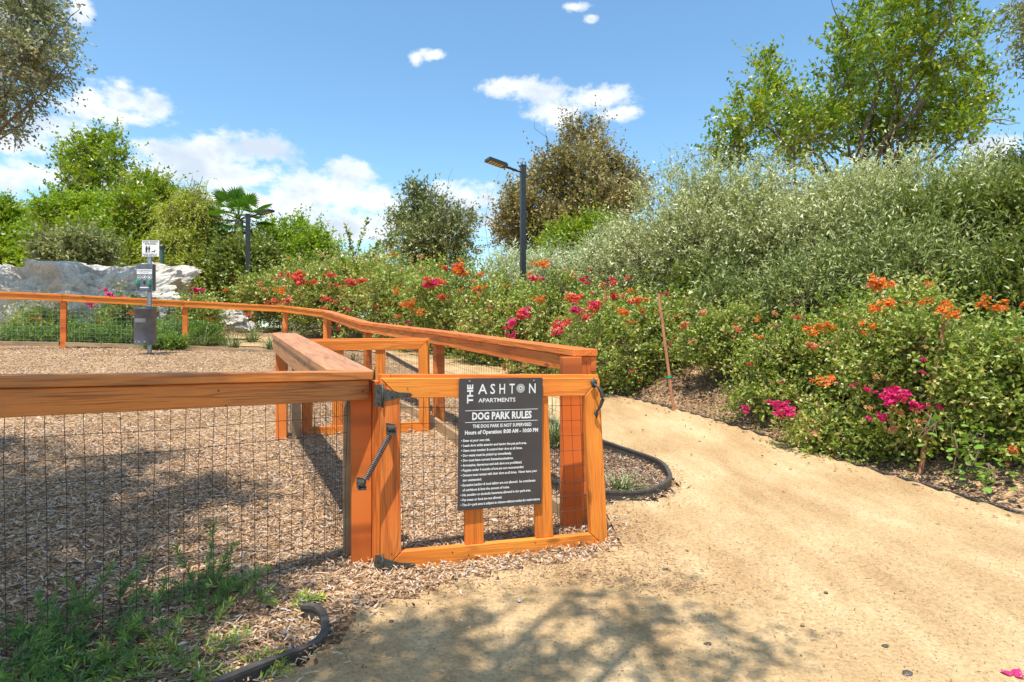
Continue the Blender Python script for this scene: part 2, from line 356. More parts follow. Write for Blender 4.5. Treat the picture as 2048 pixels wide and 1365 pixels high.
chipmat=leafmat('wood_chip',[(0,(.09,.05,.025)),(.22,(.31,.175,.09)),(.5,(.55,.345,.195)),(.8,(.74,.525,.335)),(.93,(.68,.60,.52)),(1,(.26,.23,.21))],0,.85,.2)
g=MB()
Xc,Yc=scatter(mulch_ok,-4.2,1.6,1.2,5.2,180000,lambda X,Y:np.clip(1.4-Y*.16,.3,1),11); g.add(*chips(Xc,Yc,.026,.0068,12))
Xc,Yc=scatter(mulch_ok,-9.5,-.5,5.2,12.5,60000,lambda X,Y:np.clip(1.4-Y*.08,.3,1),13); g.add(*chips(Xc,Yc,.033,.0095,14))
tag(g.obj('wood_chip_mulch',chipmat),kind='stuff')
# patch of chips tracked onto the path in front of the gate
g=MB(); r=np.random.default_rng(3)
for cx,cy,sx,sy,n in [(.35,2.68,.22,.08,600),(.1,2.58,.25,.06,350),(.45,2.58,.17,.05,420),(.68,2.47,.12,.035,300),(.65,3.1,.10,.25,800),(-.3,2.45,.2,.06,250),(.8,2.65,.35,.22,420),(-.6,2.1,.06,.1,120),(1.2,3.2,.7,.8,90),(.6,2.1,.8,.3,50)]:
    X=r.normal(cx,sx,n); Y=r.normal(cy,sy,n); V,F,a=chips(X,Y,.017,.0035,int(n),.002,.12); g.add(V,F,a*.6)
tag(g.obj('tracked_wood_chips',chipmat),kind='stuff')
littermat=leafmat('bark_litter',[(0,(.05,.035,.03)),(.5,(.16,.10,.07)),(.8,(.34,.22,.14)),(1,(.52,.38,.26))],0,.85,.2)
g=MB()
ok=lambda X,Y:(side_dist(X,Y,ER)>.03)&invis(X,Y)
Xc,Yc=scatter(ok,.3,5,3,9.5,60000,lambda X,Y:np.clip(1.3-side_dist(X,Y,ER)*.5,0,1),21); g.add(*chips(Xc,Yc,.032,.012,22))
okp=lambda X,Y:inpoly(X,Y,np.array([(.1,5.4),(.45,5.6),(.75,4.84),(.99,4.5),(1.04,4.2),(1.01,3.97),(.87,3.76),(.61,3.7),(.45,3.65)]))
Xc,Yc=scatter(okp,0,1.1,3.5,6,26000,lambda X,Y:X*0+1,23); V,F,a=chips(Xc,Yc,.035,.006,24); g.add(V,F,a)
tag(g.obj('bark_litter',littermat),kind='stuff')
gravmat=leafmat('granite_grit',[(0,(.10,.09,.085)),(.25,(.36,.24,.13)),(.7,(.50,.36,.21)),(1,(.62,.50,.36))],0,.8,.3)
g=MB()
Xc,Yc=scatter(lambda X,Y:(path_dist(X,Y)>0)&(side_dist(X,Y,ER)<0)&invis(X,Y),-1.5,3.2,1.2,5.5,45000,lambda X,Y:np.clip(1.6-Y*.28,.1,1),31)
V,F,a=chips(Xc,Yc,.0055,.0045,32,.0005,.2); g.add(V,F,a); tag(g.obj('loose_grit',gravmat),kind='stuff')
# ---------------------------------------------------------------- black edging
def edging(pts,label,h=.07,th=.014,sink=.02,n=5):
    L=smooth_line(pts,n); g=MB(); N=len(L); V=[]
    T=np.gradient(L,axis=0); T/=np.linalg.norm(T,axis=1)[:,None]
    for i,(x,y) in enumerate(L):
        z=gz(x,y); nx_,ny_=-T[i][1],T[i][0]; hh=h*(1+.12*math.sin(i*.7))
        for u,w in ((-th/2,-sink),(-th/2,hh-.01),(-th*.9,hh-.006),(-th*.9,hh+.006),(th*.9,hh+.006),(th*.9,hh-.006),(th/2,hh-.01),(th/2,-sink)): V.append((x+nx_*u,y+ny_*u,z+w))
    F=[(i*8+k,i*8+(k+1)%8,(i+1)*8+(k+1)%8,(i+1)*8+k) for i in range(N-1) for k in range(8)]
    g.add(V,F); g.add([V[k] for k in range(8)]+[V[(N-1)*8+k] for k in range(8)],[tuple(range(8)),tuple(range(15,7,-1))])
    o=g.obj('path_edging',M_BLACK); tag(o,label,'path edging','black edging strips')
edging([(-2.6,12.4),(-1.61,10.0),(-.6,7.9),(.33,5.78),(.77,4.84),(1.01,4.52),(1.07,4.2),(1.04,3.95),(.89,3.72),(.61,3.65),(.47,3.60)],'black edging that loops round the small mulch bed beside the open gate',.07,.014)
edging([(-.78,2.23),(-.70,2.2),(-.655,2.1),(-.645,2.0),(-.76,1.84),(-1.1,1.5),(-1.7,.9)],'short dark edging curving out of the picture beside the low green plants',.045,.015)
edging([(x,y) for x,y in EDGE_R[2:14]],'long black edging between the sandy path and the flowering bank',.014,.011,n=4)
# ---------------------------------------------------------------- boards, fences, gates
def board(name,corners,thick,mat,parent,grain=None,bev=.003):
    """polygon (3-D, its first edge along the grain unless given) extruded by thick"""
    P=[Vector(c) for c in corners]; t=Vector(thick); n=len(P)
    me=bpy.data.meshes.new(name); bm=bmesh.new()
    a=[bm.verts.new(p) for p in P]; b=[bm.verts.new(p+t) for p in P]
    bm.faces.new(a[::-1]); bm.faces.new(b)
    for i in range(n): bm.faces.new((a[i],a[(i+1)%n],b[(i+1)%n],b[i]))
    bmesh.ops.recalc_face_normals(bm,faces=bm.faces)
    if bev: bmesh.ops.bevel(bm,geom=bm.edges[:],offset=bev,segments=1,affect='EDGES')
    bm.to_mesh(me); bm.free()
    U=(Vector(grain) if grain else P[1]-P[0]).normalized(); W=t.normalized(); Vv=U.cross(W).normalized(); W=U.cross(Vv)
    off=Vector((random.uniform(0,50),random.uniform(0,50),random.uniform(0,50)))
    at=me.attributes.new('gr','FLOAT_VECTOR','POINT'); d=[]
    for v in me.vertices: d+=[v.co.dot(U)+off.x,v.co.dot(Vv)+off.y,v.co.dot(W)+off.z]
    at.data.foreach_set('vector',d)
    return finish(name,me,mat,parent)
Zv=Vector((0,0,1))
def hdir(a,b): d=Vector((b[0]-a[0],b[1]-a[1],0)); return d.normalized()
def post(x,y,z0,z1,mat,parent,rz=0,w=.089,d=.089,name='post'):
    u=Vector((math.cos(rz),math.sin(rz),0))*w/2; v=Vector((-math.sin(rz),math.cos(rz),0))*d/2; c=Vector((x,y,z0))
    return board(name,[c-u-v,c+u-v,c+u+v,c-u+v],Zv*(z1-z0),mat,parent,grain=(0,0,1))
def wires(parent,a0,a1,b0,b1,sx=.051,sz=.076,r=.0013,seed=1,mat=None,segs=7,amp=.004):
    """welded wire sheet: a0,a1 lower ends, b0,b1 upper ends"""
    a0,a1,b0,b1=map(Vector,(a0,a1,b0,b1)); L=(a1-a0).length; n=max(1,int(L/sx)); g=MB(); rr=random.Random(seed); nrm=(a1-a0).cross(b0-a0).normalized()
    H=(b0-a0).length; m=max(1,int(H/sz)); ph=[rr.uniform(0,6.3) for _ in range(8)]
    def P(u,v):
        p=(a0*(1-u)+a1*u)*(1-v)+(b0*(1-u)+b1*u)*v
        e=math.sin(u*L*3+ph[0])*.5+math.sin(u*L*7+v*4+ph[1])*.3
        return p+nrm*e*.008+Zv*(math.sin(u*L*4.1+ph[2])*amp+math.sin(u*L*11+ph[3]+v*3)*amp*.5)+(a1-a0).normalized()*(math.sin(v*5+u*L*9+ph[4])*amp*.9+math.sin(v*11+u*23+ph[5])*amp*.4)
    for i in range(n+1):
        u=i/n; g.tube([P(u,k/segs) for k in range(segs+1)],r,3,cap=False)
    for j in range(m+1):
        v=j/m*.985; q=max(2,int(n*.7)); g.tube([P(k/q,v)+nrm*.002 for k in range(q+1)],r,3,cap=False)
    return g.obj('wire_mesh',mat or M_WIRE,parent)
# --- front fence (left of the open gate)
GANG=math.atan2(.34,1.09)
C0=Vector((-.630,2.725,.892)); CL=Vector((-2.75,.655,.965)); dF=(CL-C0); dFh=hdir(C0,CL); nB=Vector((-dFh.y*-1,dFh.x*-1,0)).normalized()
if nB.y<0: nB=-nB
ff=thing('wooden_fence',(C0.x,C0.y,0),'low orange timber fence nearest the camera, its left half in tree shade','fence','timber fences of the dog park')
cw=.14; ct=.038
board('cap_rail',[C0-Zv*ct,CL-Zv*ct,CL-Zv*ct+nB*cw,C0-Zv*ct+nB*cw],Zv*ct,W_FR,ff)
fo=nB*.016; f0=C0+fo-Zv*(ct+.002); f1=CL+fo-Zv*(ct+.002); f0=f0+dFh*.012
board('face_rail',[f0,f1,f1-Zv*.089,f0-Zv*.089],nB*.038,W_FR,ff)
pc=Vector((-.705,2.80,0))
post(pc.x,pc.y,-.3,.850,W_OR,ff,GANG,.092,.092)
o=post(pc.x-.078,pc.y+.055,-.3,.848,W_RAW,ff,GANG,.04,.085); o['label']='weathered unpainted back post'
post(CL.x+.25,CL.y+.35,-.3,.88,W_OR,ff,math.atan2(dFh.y,dFh.x))
# jamb strip between post and gate
jd=Vector((math.cos(GANG),math.sin(GANG),0)); jn=Vector((math.sin(GANG),-math.cos(GANG),0))
j0=pc+jd*.0485+jn*.046; board('jamb',[j0+Zv*-.02,j0+Zv*.846,j0+jd*.034+Zv*.846,j0+jd*.034-Zv*.02],-jn*.06,W_OR,ff)
wl0=C0+nB*.06+dFh*.10; wl1=CL+nB*.06
wires(ff,(wl0.x,wl0.y,.0),(wl1.x,wl1.y,.04),(wl0.x,wl0.y,.86),(wl1.x,wl1.y,.93),seed=4)
for x_,y_ in ((736,789),(725,783),(437,782),(452,812)):
    g=MB(); d_=1/FX*2.72 if x_>600 else 1/FX*2.2
    q=px(x_,y_,1)-Vector((0,0,CH)); o_=Vector((0,0,CH)); pl=f0-nB*.0005; t_=(pl-o_).dot(nB)/q.dot(nB); c_=o_+q*t_
    g.tube([c_,c_-nB*.0025],.0035,7); g.obj('screw',M_IRON,ff)
# --- side fence
sf=thing('wooden_fence',(-1.98,5.15,.2),'short timber fence with a broad sloping cap board running back from the near corner post','fence','timber fences of the dog park')
def zs(y): return .894+(y-2.73)*.0845
S=[(-.632,2.742),(-1.862,5.17),(-2.055,5.13),(-.868,2.80)]
S=[Vector((x,y,zs(y)-ct)) for x,y in S]
board('cap_rail',S,Zv*ct,W_BR,sf)
a=S[3]+(S[2]-S[3])*.02; b=S[2]; off=hdir(S[3],S[0])*.012
board('face_rail',[a+off-Zv*.002,b+off-Zv*.002,b+off-Zv*.115,a+off-Zv*.115],hdir(S[3],S[0])*.038,W_BR,sf)
a=S[0]+(S[1]-S[0])*.06; b=S[1]; off=hdir(S[0],S[3])*.012
board('face_rail',[a+off-Zv*.002,b+off-Zv*.002,b+off-Zv*.09,a+off-Zv*.09],hdir(S[0],S[3])*.038,W_OR,sf)
post(-1.965,5.12,-.1,zs(5.12)-ct-.001,W_OR,sf,.25); o=post(-1.865,5.19,-.1,zs(5.1)-ct-.05,W_RAW,sf,.25,.07,.07); o['label']='weathered unpainted post'
wires(sf,(-.80,2.9,.0),(-1.93,5.13,.2),(-.80,2.9,.86),(-1.93,5.13,1.05),seed=9,r=.0011)
# --- long fence: right of the gates, then round the back
FP=[(.38,3.33,.985,.025),(-.74,5.85,1.137,.23),(-1.95,8.0,1.283,.38),(-3.28,10.6,1.57,.65),(-4.55,12.0,1.735,.81),(-6.38,11.7,1.812,.91),(-8.15,10.9,1.877,.975),(-10.2,10.0,1.93,1.02),(-12.4,9.0,2.0,1.05)]
lf=thing('wooden_fence',(.38,3.33,.02),'long orange timber fence from the right gate corner round behind the dog park','fence','timber fences of the dog park')
nP=len(FP); P2=[Vector((f[0],f[1],0)) for f in FP]
def mit(i):
    d1=(P2[i]-P2[i-1]).normalized() if i>0 else (P2[1]-P2[0]).normalized(); d2=(P2[i+1]-P2[i]).normalized() if i<nP-1 else d1
    n1=Vector((-d1.y,d1.x,0)); n2=Vector((-d2.y,d2.x,0)); m=(n1+n2).normalized(); return m/max(.4,m.dot(n1))   # points to the park side
for i in range(nP-1):
    A=P2[i]+Zv*(FP[i][2]-ct); B=P2[i+1]+Zv*(FP[i+1][2]-ct); mA,mB=mit(i),mit(i+1); d=(P2[i+1]-P2[i]).normalized()
    if i==0: A=A-d*.06
    e=d*.0012
    mt=W_OR if i<3 else W_YE
    board('cap_rail',[A+mA*.075+e,B+mB*.075-e,B-mB*.075-e,A-mA*.075+e],Zv*ct,mt,lf)
    A2=A+mA*.060-Zv*.001; B2=B+mB*.060-Zv*.001
    if i==0: A2=A2+d*.03
    board('face_rail',[A2+e,B2-e,B2-e-Zv*.089,A2+e-Zv*.089],-mA.normalized()*.038,mt,lf)
    an=math.atan2(d.y,d.x); c=P2[i]-mit(i).normalized()*.026
    post(c.x,c.y,FP[i][3]-.3,FP[i][2]-ct-.002,W_OR,lf,an,.089,.089)
    if i>=3: post(c.x+d.x*.07,c.y+d.y*.07-.01,FP[i][3]-.3,FP[i][2]-ct-.09,W_YE,lf,an,.05,.08) if i==3 else None
    mesh_off=-mA.normalized()*.005
    wires(lf,A*1+mesh_off-Zv*(A.z-FP[i][3]),B+mesh_off-Zv*(B.z-FP[i+1][3]),A+mesh_off-Zv*.02,B+mesh_off-Zv*.02,seed=20+i,r=.0011 if i<2 else .0014,sx=.051 if i<4 else .08,segs=4,mat=M_WIRE if i<5 else M_STEEL)
    # board lying along the foot of the fence
    q=8 if i==0 else 4; ip=mit(i).normalized()*.05
    k0=P2[i]+ip+d*(.1 if i==0 else .05); k1=P2[i+1]+ip-d*.05
    k0.z=FP[i][3]-.04; k1.z=FP[i+1][3]-.04
    board('kick_board',[k0,k1,k1+Zv*(.13 if i<3 else .075),k0+Zv*(.13 if i<3 else .075)],ip.normalized()*.036,W_RAW,lf)
# corner post blocks at the near end
d=(P2[1]-P2[0]).normalized(); n=Vector((-d.y,d.x,0))
c=P2[0]-d*.03; post(.442,3.33,.862,.944,W_OR,lf,GANG,.036,.05,'corner_block')
post(c.x+n.x*.06-.02,c.y+n.y*.06-.045,-.2,.945,W_OR,lf,GANG,.11,.05)
post(.405,3.37,-.1,.943,W_OR,lf,GANG,.06,.05)
# --- gates
def make_gate(TL,TR,BR,BL,label,mat,balu,m=.089,th=.038,wire_r=.0013,trim=.016,seed=1,mid=None):
    TL,TR,BR,BL=map(Vector,(TL,TR,BR,BL)); t=thing('gate',tuple(BL),label,'gate','timber gates of the dog park')
    W=((TR-TL).length+(BR-BL).length)/2; H=((TL-BL).length+(TR-BR).length)/2
    nrm=(BR-BL).cross(TL-BL).normalized()     # towards the camera
    if nrm.y>0: nrm=-nrm
    def G(u,v,w=0): # metres along, up
        a=BL.lerp(BR,u/W); b=TL.lerp(TR,u/W); return a.lerp(b,v/H)+nrm*w
    e=.0008
    rails=[('rail',[(0,H),(W,H),(W-m,H-m),(m,H-m)]),('rail',[(0,0),(W,0),(W-m,m),(m,m)]),('stile',[(0,0),(0,H),(m,H-m),(m,m)]),('stile',[(W,0),(W,H),(W-m,H-m),(W-m,m)])]
    for k,(nm,q) in enumerate(rails):
        cx=sum(x for x,_ in q)/4; cy=sum(y for _,y in q)/4
        q=[(x+(cx-x)*.004,y+(cy-y)*.004) for x,y in q]
        board(nm,[G(*p) for p in q],-nrm*th,mat,t,grain=G(*q[1])-G(*q[0]),bev=.0025)
    # backing frame, a little larger
    for nm,x0,x1,y0,y1 in (('backing_rail',m*.6,W+trim-m-.001,H-m*.75,H+trim),('backing_rail',m*.6,W+trim-m-.001,.002,m*.8),('backing_stile',0,m*.6-.001,.002,H+trim),('backing_stile',W+trim-m,W+trim,.002,H+trim)):
        q=[(x0,y0),(x1,y0),(x1,y1),(x0,y1)] if 'rail' in nm else [(x0,y0),(x0,y1),(x1,y1),(x1,y0)]
        board(nm,[G(*p,-th-.002) for p in q],-nrm*.03,mat,t,bev=.002)
    for u in balu:
        board('baluster',[G(u,m+.001,-.012),G(u,H-m-.001,-.012),G(u+.089,H-m-.001,-.012),G(u+.089,m+.001,-.012)],-nrm*.025,mat,t,bev=.002)
    wires(t,G(.05,.05,-.0395),G(W-.05,.05,-.0395),G(.05,H-.05,-.0395),G(W-.05,H-.05,-.0395),seed=seed,r=wire_r,amp=.003)
    return t,G,W,H,nrm
zL,zR=2.667,3.03
gTL=px(760,757,zL); gBL=px(762,1148,zL); gTR=px(1199,757,zR); gBR=px(1217,1101,zR)
gate,G,GWd,GH,gn=make_gate(gTL,gTR,gBR,gBL,'near gate of orange timber standing ajar, with the rules sign and a black spring closer',W_YE,[.385,.735],seed=31)
for o in gate.children:
    if o.name.startswith('stile') and o.data.vertices[0].co.x<.3: o.data.materials[0]=W_OR
# pixel on the gate's face -> point
def gpt(x,y,off=0):
    d=px(x,y,1)-Vector((0,0,CH)); o=Vector((0,0,CH)); t=(gBL-o).dot(gn)/d.dot(gn); return o+d*t+gn*off
gu=(gTR-gTL).normalized(); gv=(gTL-gBL).normalized()
def hinge(y,h0,h1,x0,xs,x1,yb=0):
    root=None; g=MB(); g.prism([gpt(x0,y-h0,.002),gpt(xs-9,y-h0,.002),gpt(xs-9,y+h1,.002),gpt(x0,y+h1,.002)],gn*.004)
    o=g.obj('hinge',M_IRON,gate)
    s=MB(); s.prism([gpt(xs-4,y-12,.003),gpt(xs+20,y-7+yb,.003),gpt(xs+26,y-5+yb,.003),gpt(x1,y-4+yb,.003),gpt(x1+5,y+yb,.003),gpt(x1,y+5+yb,.003),gpt(xs+26,y+6+yb,.003),gpt(xs+20,y+8+yb,.003),gpt(xs-4,y+13,.003)],gn*.004); s.obj('strap',M_IRON,o)
    k=MB(); k.tube([gpt(xs-6,y-h0-2,.008),gpt(xs-6,y+h1+2,.008)],.005,8); k.obj('knuckle',M_IRON,o,True)
    for bx,by in ((xs+12,y),(xs+42,y+yb),(x1-6,y+yb),((x0+xs-9)/2,y-h0+9),((x0+xs-9)/2,y+h1-9)): b=MB(); b.tube([gpt(bx,by,.004),gpt(bx,by,.011)],.005,8); b.obj('bolt_head',M_IRON,o)
hinge(790,20,23,749,771,820); hinge(1128,18,15,750,771,826,2)
for x_,y_ in ((772,770),(783,1108),(776,1120),(1196,1080),(1186,770),(935,778),(1070,1085),(937,1110),(905,1105),(815,777)):
    g=MB(); c_=gpt(x_,y_,.0002); g.tube([c_,c_+gn*.002],.0028,7); g.obj('screw',M_IRON,gate)
# spring closer
g=MB(); A=gpt(781,858,.055); B=gpt(722,966,.06); ax_=(B-A).normalized(); L=(B-A).length; u=ax_.orthogonal().normalized(); v=ax_.cross(u)
n=27*14; pts=[]
for i in range(n+1):
    t=i/n; an=t*2*math.pi*27; pts.append(A+ax_*(L*(.08+.80*t))+(u*math.cos(an)+v*math.sin(an))*.0125)
g.tube(pts,.0023,5,cap=False); so=g.obj('closer_spring',plain('dull_spring_steel',(.16,.16,.15),.4,.6,.2,60,0),gate,True)
g=MB(); g.tube([A-ax_*.01,B+ax_*.0],.0045,6); g.obj('rod',M_IRON,so)
for Pq,(qx,qy) in ((A,(781,858)),(B,(722,966))):
    g=MB(); c=gpt(qx,qy,.0); a=gpt(qx-9,qy-9,0); 
    g.prism([gpt(qx-9,qy-12,.002),gpt(qx+9,qy-9,.002),gpt(qx+8,qy+11,.002),gpt(qx-9,qy+9,.002)],gn*.006)
    g.prism([gpt(qx-8,qy-7,.006),gpt(qx+8,qy-7,.006),gpt(qx+8,qy-3,.006),gpt(qx-8,qy-3,.006)],gn*.06); g.prism([gpt(qx-8,qy+4,.006),gpt(qx+8,qy+4,.006),gpt(qx+8,qy+8,.006),gpt(qx-8,qy+8,.006)],gn*.06)
    g.tube([Pq-u*.02,Pq+u*.02],.006,8); g.obj('bracket',M_IRON,so)
# pull handle
g=MB(); g.prism([gpt(1187,755,.002),gpt(1194,765,.002),gpt(1190,776,.002),gpt(1184,776,.002),gpt(1180,765,.002)],gn*.004)
g.prism([gpt(1190,818,.002),gpt(1196,827,.002),gpt(1193,838,.002),gpt(1187,827,.002)],gn*.004)
hp=[gpt(1187,768,.006),gpt(1192,775,.03),gpt(1197,785,.034),gpt(1199,798,.036),gpt(1196,812,.027),gpt(1192,824,.008)]; hs=[]
for i in range(len(hp)-1):
    for k in range(4): hs.append(hp[i].lerp(hp[i+1],k/4))
hs.append(hp[-1]); g.tube(hs,[.0045+.0055*math.sin(math.pi*i/(len(hs)-1)) for i in range(len(hs))],7); o=g.obj('pull_handle',M_IRON,gate,True)
# rear gate
rz0,rz1=5.28,5.52
rgate,*_r2=make_gate(px(606,682,rz0),px(856,680,rz1),px(858,862,rz1),px(602,876,rz0),'rear gate of amber timber inside the double entry, closed behind the near gate',W_YE,[.26,.63],seed=44,wire_r=.001)
# ---------------------------------------------------------------- text
def text_mesh(s,size=1.0,bold=0.0):
    c=bpy.data.curves.new('t','FONT'); c.body=s; c.size=size; c.resolution_u=2; c.offset=bold
    o=bpy.data.objects.new('t',c); COL.objects.link(o); bpy.context.view_layer.update()
    me=bpy.data.meshes.new_from_object(o.evaluated_get(bpy.context.evaluated_depsgraph_get())); bpy.data.objects.remove(o); bpy.data.curves.remove(c); me.materials.clear(); return me
CAPH=.70
def letter_on(parent,s,O,U,V,x0,x1,ytop,cap,mat,bold=0,rot=0,name='lettering',depth=.0008):
    """text whose capitals span ytop..ytop+cap down from O, stretched to x0..x1 (metres)"""
    me=text_mesh(s,1.0,bold); co=np.empty(len(me.vertices)*3); me.vertices.foreach_get('co',co); co=co.reshape(-1,3)
    mn,mx=co[:,0].min(),co[:,0].max(); xx=(co[:,0]-mn)/(mx-mn); yy=co[:,1]/CAPH
    out=[]
    for a,b in zip(xx,yy):
        if rot: p=O+U*(x0+(x1-x0)*(1-b))-V*(ytop+cap*(1-a))
        else: p=O+U*(x0+(x1-x0)*a)-V*(ytop+cap*(1-b))
        out+=list(p+ (U.cross(V))*depth)
    me.vertices.foreach_set('co',out); me.update(); return finish(name,me,mat,parent)
# rules sign
sO=gpt(917,757,.010); sU=Vector((gu.x,gu.y,-.012)).normalized(); sV=(Zv-sU*sU.z).normalized(); SW,SH=.418,.612; sN=sU.cross(sV)
sign=thing('rules_sign',tuple(sO-sV*SH),'tall charcoal sign with white dog park rules screwed to the near gate','sign')
g=MB(); r=.006; pl=[]
for (cx,cy,a0) in ((r,r,180),(SW-r,r,270),(SW-r,SH-r,0),(r,SH-r,90)):
    for k in range(4):
        an=R(a0+k*30); pl.append(sO+sU*(cx+r*math.cos(an))-sV*(SH-(cy+r*math.sin(an))))
g.prism(pl,-sN*.003); g.obj('panel',M_SIGN,sign)
mm=.001
def L_(s,x0,x1,y,cap,bold=0,rot=0): bold+=.008; return letter_on(sign,s,sO,sU,sV,x0*mm,x1*mm,y*mm,cap*mm,M_WHITE,bold,rot)
for ch,x0,x1 in (('A',92,137),('S',152,176),('H',197,225),('T',247,274),('N',347,381)): L_(ch,x0,x1,27,47,0)
L_('THE',40,67,29,88,.03,1)
o=L_('APARTMENTS',94,278,94,19,.006)
g=MB()
cx,cy=304,50
for k in range(28):
    a=2*math.pi*k/28
    q=[(9.5,a-.05),(21.5,a-.055),(21.5,a+.055),(9.5,a+.05)]
    g.add([sO+sU*(cx+rr_*math.cos(b))*mm-sV*(cy+rr_*math.sin(b))*mm+sN*.0008 for rr_,b in q],[(0,1,2,3)])
ring=[]; 
for k in range(20):
    a=2*math.pi*k/20; ring.append(sO+sU*(cx+9*math.cos(a))*mm-sV*(cy+9*math.sin(a))*mm+sN*.0008); 
for k in range(20):
    a=2*math.pi*k/20; ring.append(sO+sU*(cx+5*math.cos(a))*mm-sV*(cy+5*math.sin(a))*mm+sN*.0008)
g.add(ring,[(k,(k+1)%20,20+(k+1)%20,20+k) for k in range(20)]); g.obj('sunburst_logo',M_WHITE,sign)
for y in (149.5,204):
    g=MB(); g.add([sO+sU*x*mm-sV*yy*mm+sN*.0008 for x,yy in ((31,y),(393,y),(393,y+2.6),(31,y+2.6))],[(0,1,2,3)]); g.obj('rule_line',M_WHITE,sign)
L_('DOG PARK RULES',65,362,160,33,.028)
L_('THE DOG PARK IS NOT SUPERVISED',68,362,216,15.5,.02)
L_('Hours of Operation: 8:00 AM - 10:00 PM',31,396,243,18,.025)
lines=[('• Enter at your own risk.',14,153),('• Leash dogs while entering and leaving the pet park area.',14,338),('• Users must monitor & control their dogs at all times.',14,316),('• Dog waste must be picked up immediately.',14,262),
('• Dog must have current license/vaccinations.',14,271),('• Aggressive, dangerous and sick dogs are prohibited.',14,315),('• Puppies under 4 months of age are not recommended.',14,325),('• Owners must remain with their dogs at all times.  Never leave your',14,393),('dog unattended.',23,115),
('• Excessive barking & loud talking are not allowed:  be considerate',14,385),('of neighbors & limit the amount of noise.',23,253),('• No smoking or alcoholic beverages allowed in dog park area.',14,362),('• Pet treats or food are not allowed.',14,216),('• The dog park area is subject to closure without notice for maintenance.',14,411)]
for k,(s,x0,x1) in enumerate(lines): L_(s,x0,x1,283+k*22.9,11.5,.022)
for x,y in ((50,13),(371,13),(57,SH*1000-26),(371,SH*1000-22)):
    g=MB(); c=sO+sU*x*mm-sV*y*mm; g.tube([c,c+sN*.003],.0045,8); g.obj('screw',M_STEEL,sign)
# ---------------------------------------------------------------- dog waste station
D=9.9; s_=D/FX
sx=(299-CX)*s_; gb=gz(sx,D)
st=thing('dog_waste_station',(sx,D,gb),'dog waste station with bag dispenser box and grey bin on a metal post','dog waste station')
top=CH+(CY-485)*s_
def sq(px0,px1,py0,py1,dep,th): # front face at y=dep
    k=D/FX; x0,x1=(px0-CX)*k,(px1-CX)*k; z0,z1=CH+(CY-py1)*k,CH+(CY-py0)*k
    return ((x0+x1)/2,dep+th/2,(z0+z1)/2),(x1-x0,th,z1-z0)
g=MB(); w=.05
for ox,tx in ((-w/2,.006),(w/2,.006)): g.box((sx+ox,D,(gb-.2+top-.02)/2),(tx,.035,top-.02-gb+.2))
g.box((sx,D+.015,(gb-.2+top-.02)/2),(w,.005,top-.02-gb+.2)); g.box((sx,D-.01,(gb-.2+top)/2),(w*.8,.003,top-gb+.16))
pst=g.obj('post',M_STEEL,st)
g=MB()
z=gb+.04
while z<top-.05: g.box((sx,D-.0125,z),(.011,.002,.011)); z+=.035
g.obj('post_holes',M_BLKINK,pst)
c,sz=sq(286,320,482,514,D-.025,.004); g=MB(); g.box(c,sz); plate=g.obj('sign_plate',M_WHITE,st)
O=Vector((c[0]-sz[0]/2,D-.0252,c[2]+sz[2]/2)); Uu=Vector((1,0,0)); W_,H_=sz[0],sz[2]
letter_on(plate,'DOG WASTE',O,Uu,Zv,W_*.06,W_*.92,H_*.03,H_*.10,M_BLKINK,.03); letter_on(plate,'STATION',O,Uu,Zv,W_*.16,W_*.84,H_*.16,H_*.11,M_BLKINK,.03)
letter_on(plate,'PLEASE CLEAN UP',O,Uu,Zv,W_*.04,W_*.90,H_*.82,H_*.065,M_BLKINK,.03); letter_on(plate,'AFTER YOUR DOG',O,Uu,Zv,W_*.08,W_*.86,H_*.915,H_*.065,M_BLKINK,.03)
def flat(parent,name,polys,O,W_,H_,mat,dep=.0010):
    g=MB()
    for pl in polys:
        g.add([Vector((O.x+x*W_,O.y-dep,O.z-y*H_)) for x,y in pl],[tuple(range(len(pl)))])
    return g.obj(name,mat,parent)
def disc(x,y,rx,ry,n=12): return [(x+rx*math.cos(2*math.pi*k/n),y+ry*math.sin(2*math.pi*k/n)) for k in range(n)]
flat(plate,'figure_print',[disc(.27,.36,.035,.04),[(.21,.41),(.33,.41),(.34,.56),(.31,.56),(.31,.76),(.26,.76),(.25,.6),(.24,.76),(.2,.76),(.21,.58),(.19,.56)],disc(.42,.37,.032,.038),[(.37,.42),(.47,.42),(.48,.56),(.45,.6),(.44,.76),(.38,.76),(.38,.58),(.36,.54)],
 [(.52,.70),(.60,.66),(.72,.65),(.75,.58),(.79,.57),(.80,.61),(.76,.65),(.75,.70),(.74,.76),(.72,.76),(.71,.71),(.60,.71),(.585,.76),(.565,.76),(.57,.69),(.52,.71)]],O,W_,H_,M_BLKINK)
c,sz=sq(281,313,530,583,D-.11,.09); g=MB(); g.box(c,sz); disp=g.obj('dispenser_box',M_BIN,st)
O=Vector((c[0]-sz[0]/2,D-.1102,c[2]+sz[2]/2)); W_,H_=sz[0],sz[2]
flat(disp,'label_print',[[(.03,.20),(.97,.20),(.97,.38),(.03,.38)]],O,W_,H_,M_WHITE)
letter_on(disp,'DOGGIE DROPPINGS',O+Vector((0,-.0012,0)),Uu,Zv,W_*.07,W_*.93,H_*.235,H_*.045,M_BLKINK,.02); letter_on(disp,'BAG DISPENSER',O+Vector((0,-.0012,0)),Uu,Zv,W_*.22,W_*.78,H_*.315,H_*.025,M_BLKINK,.0)
def ringp(x,y,r,asp): 
    o=[]
    for k in range(14):
        a,b=2*math.pi*k/14,2*math.pi*(k+1)/14; o.append([(x+r*math.cos(a),y+r*asp*math.sin(a)),(x+r*math.cos(b),y+r*asp*math.sin(b)),(x+r*.84*math.cos(b),y+r*.84*asp*math.sin(b)),(x+r*.84*math.cos(a),y+r*.84*asp*math.sin(a))])
    return o
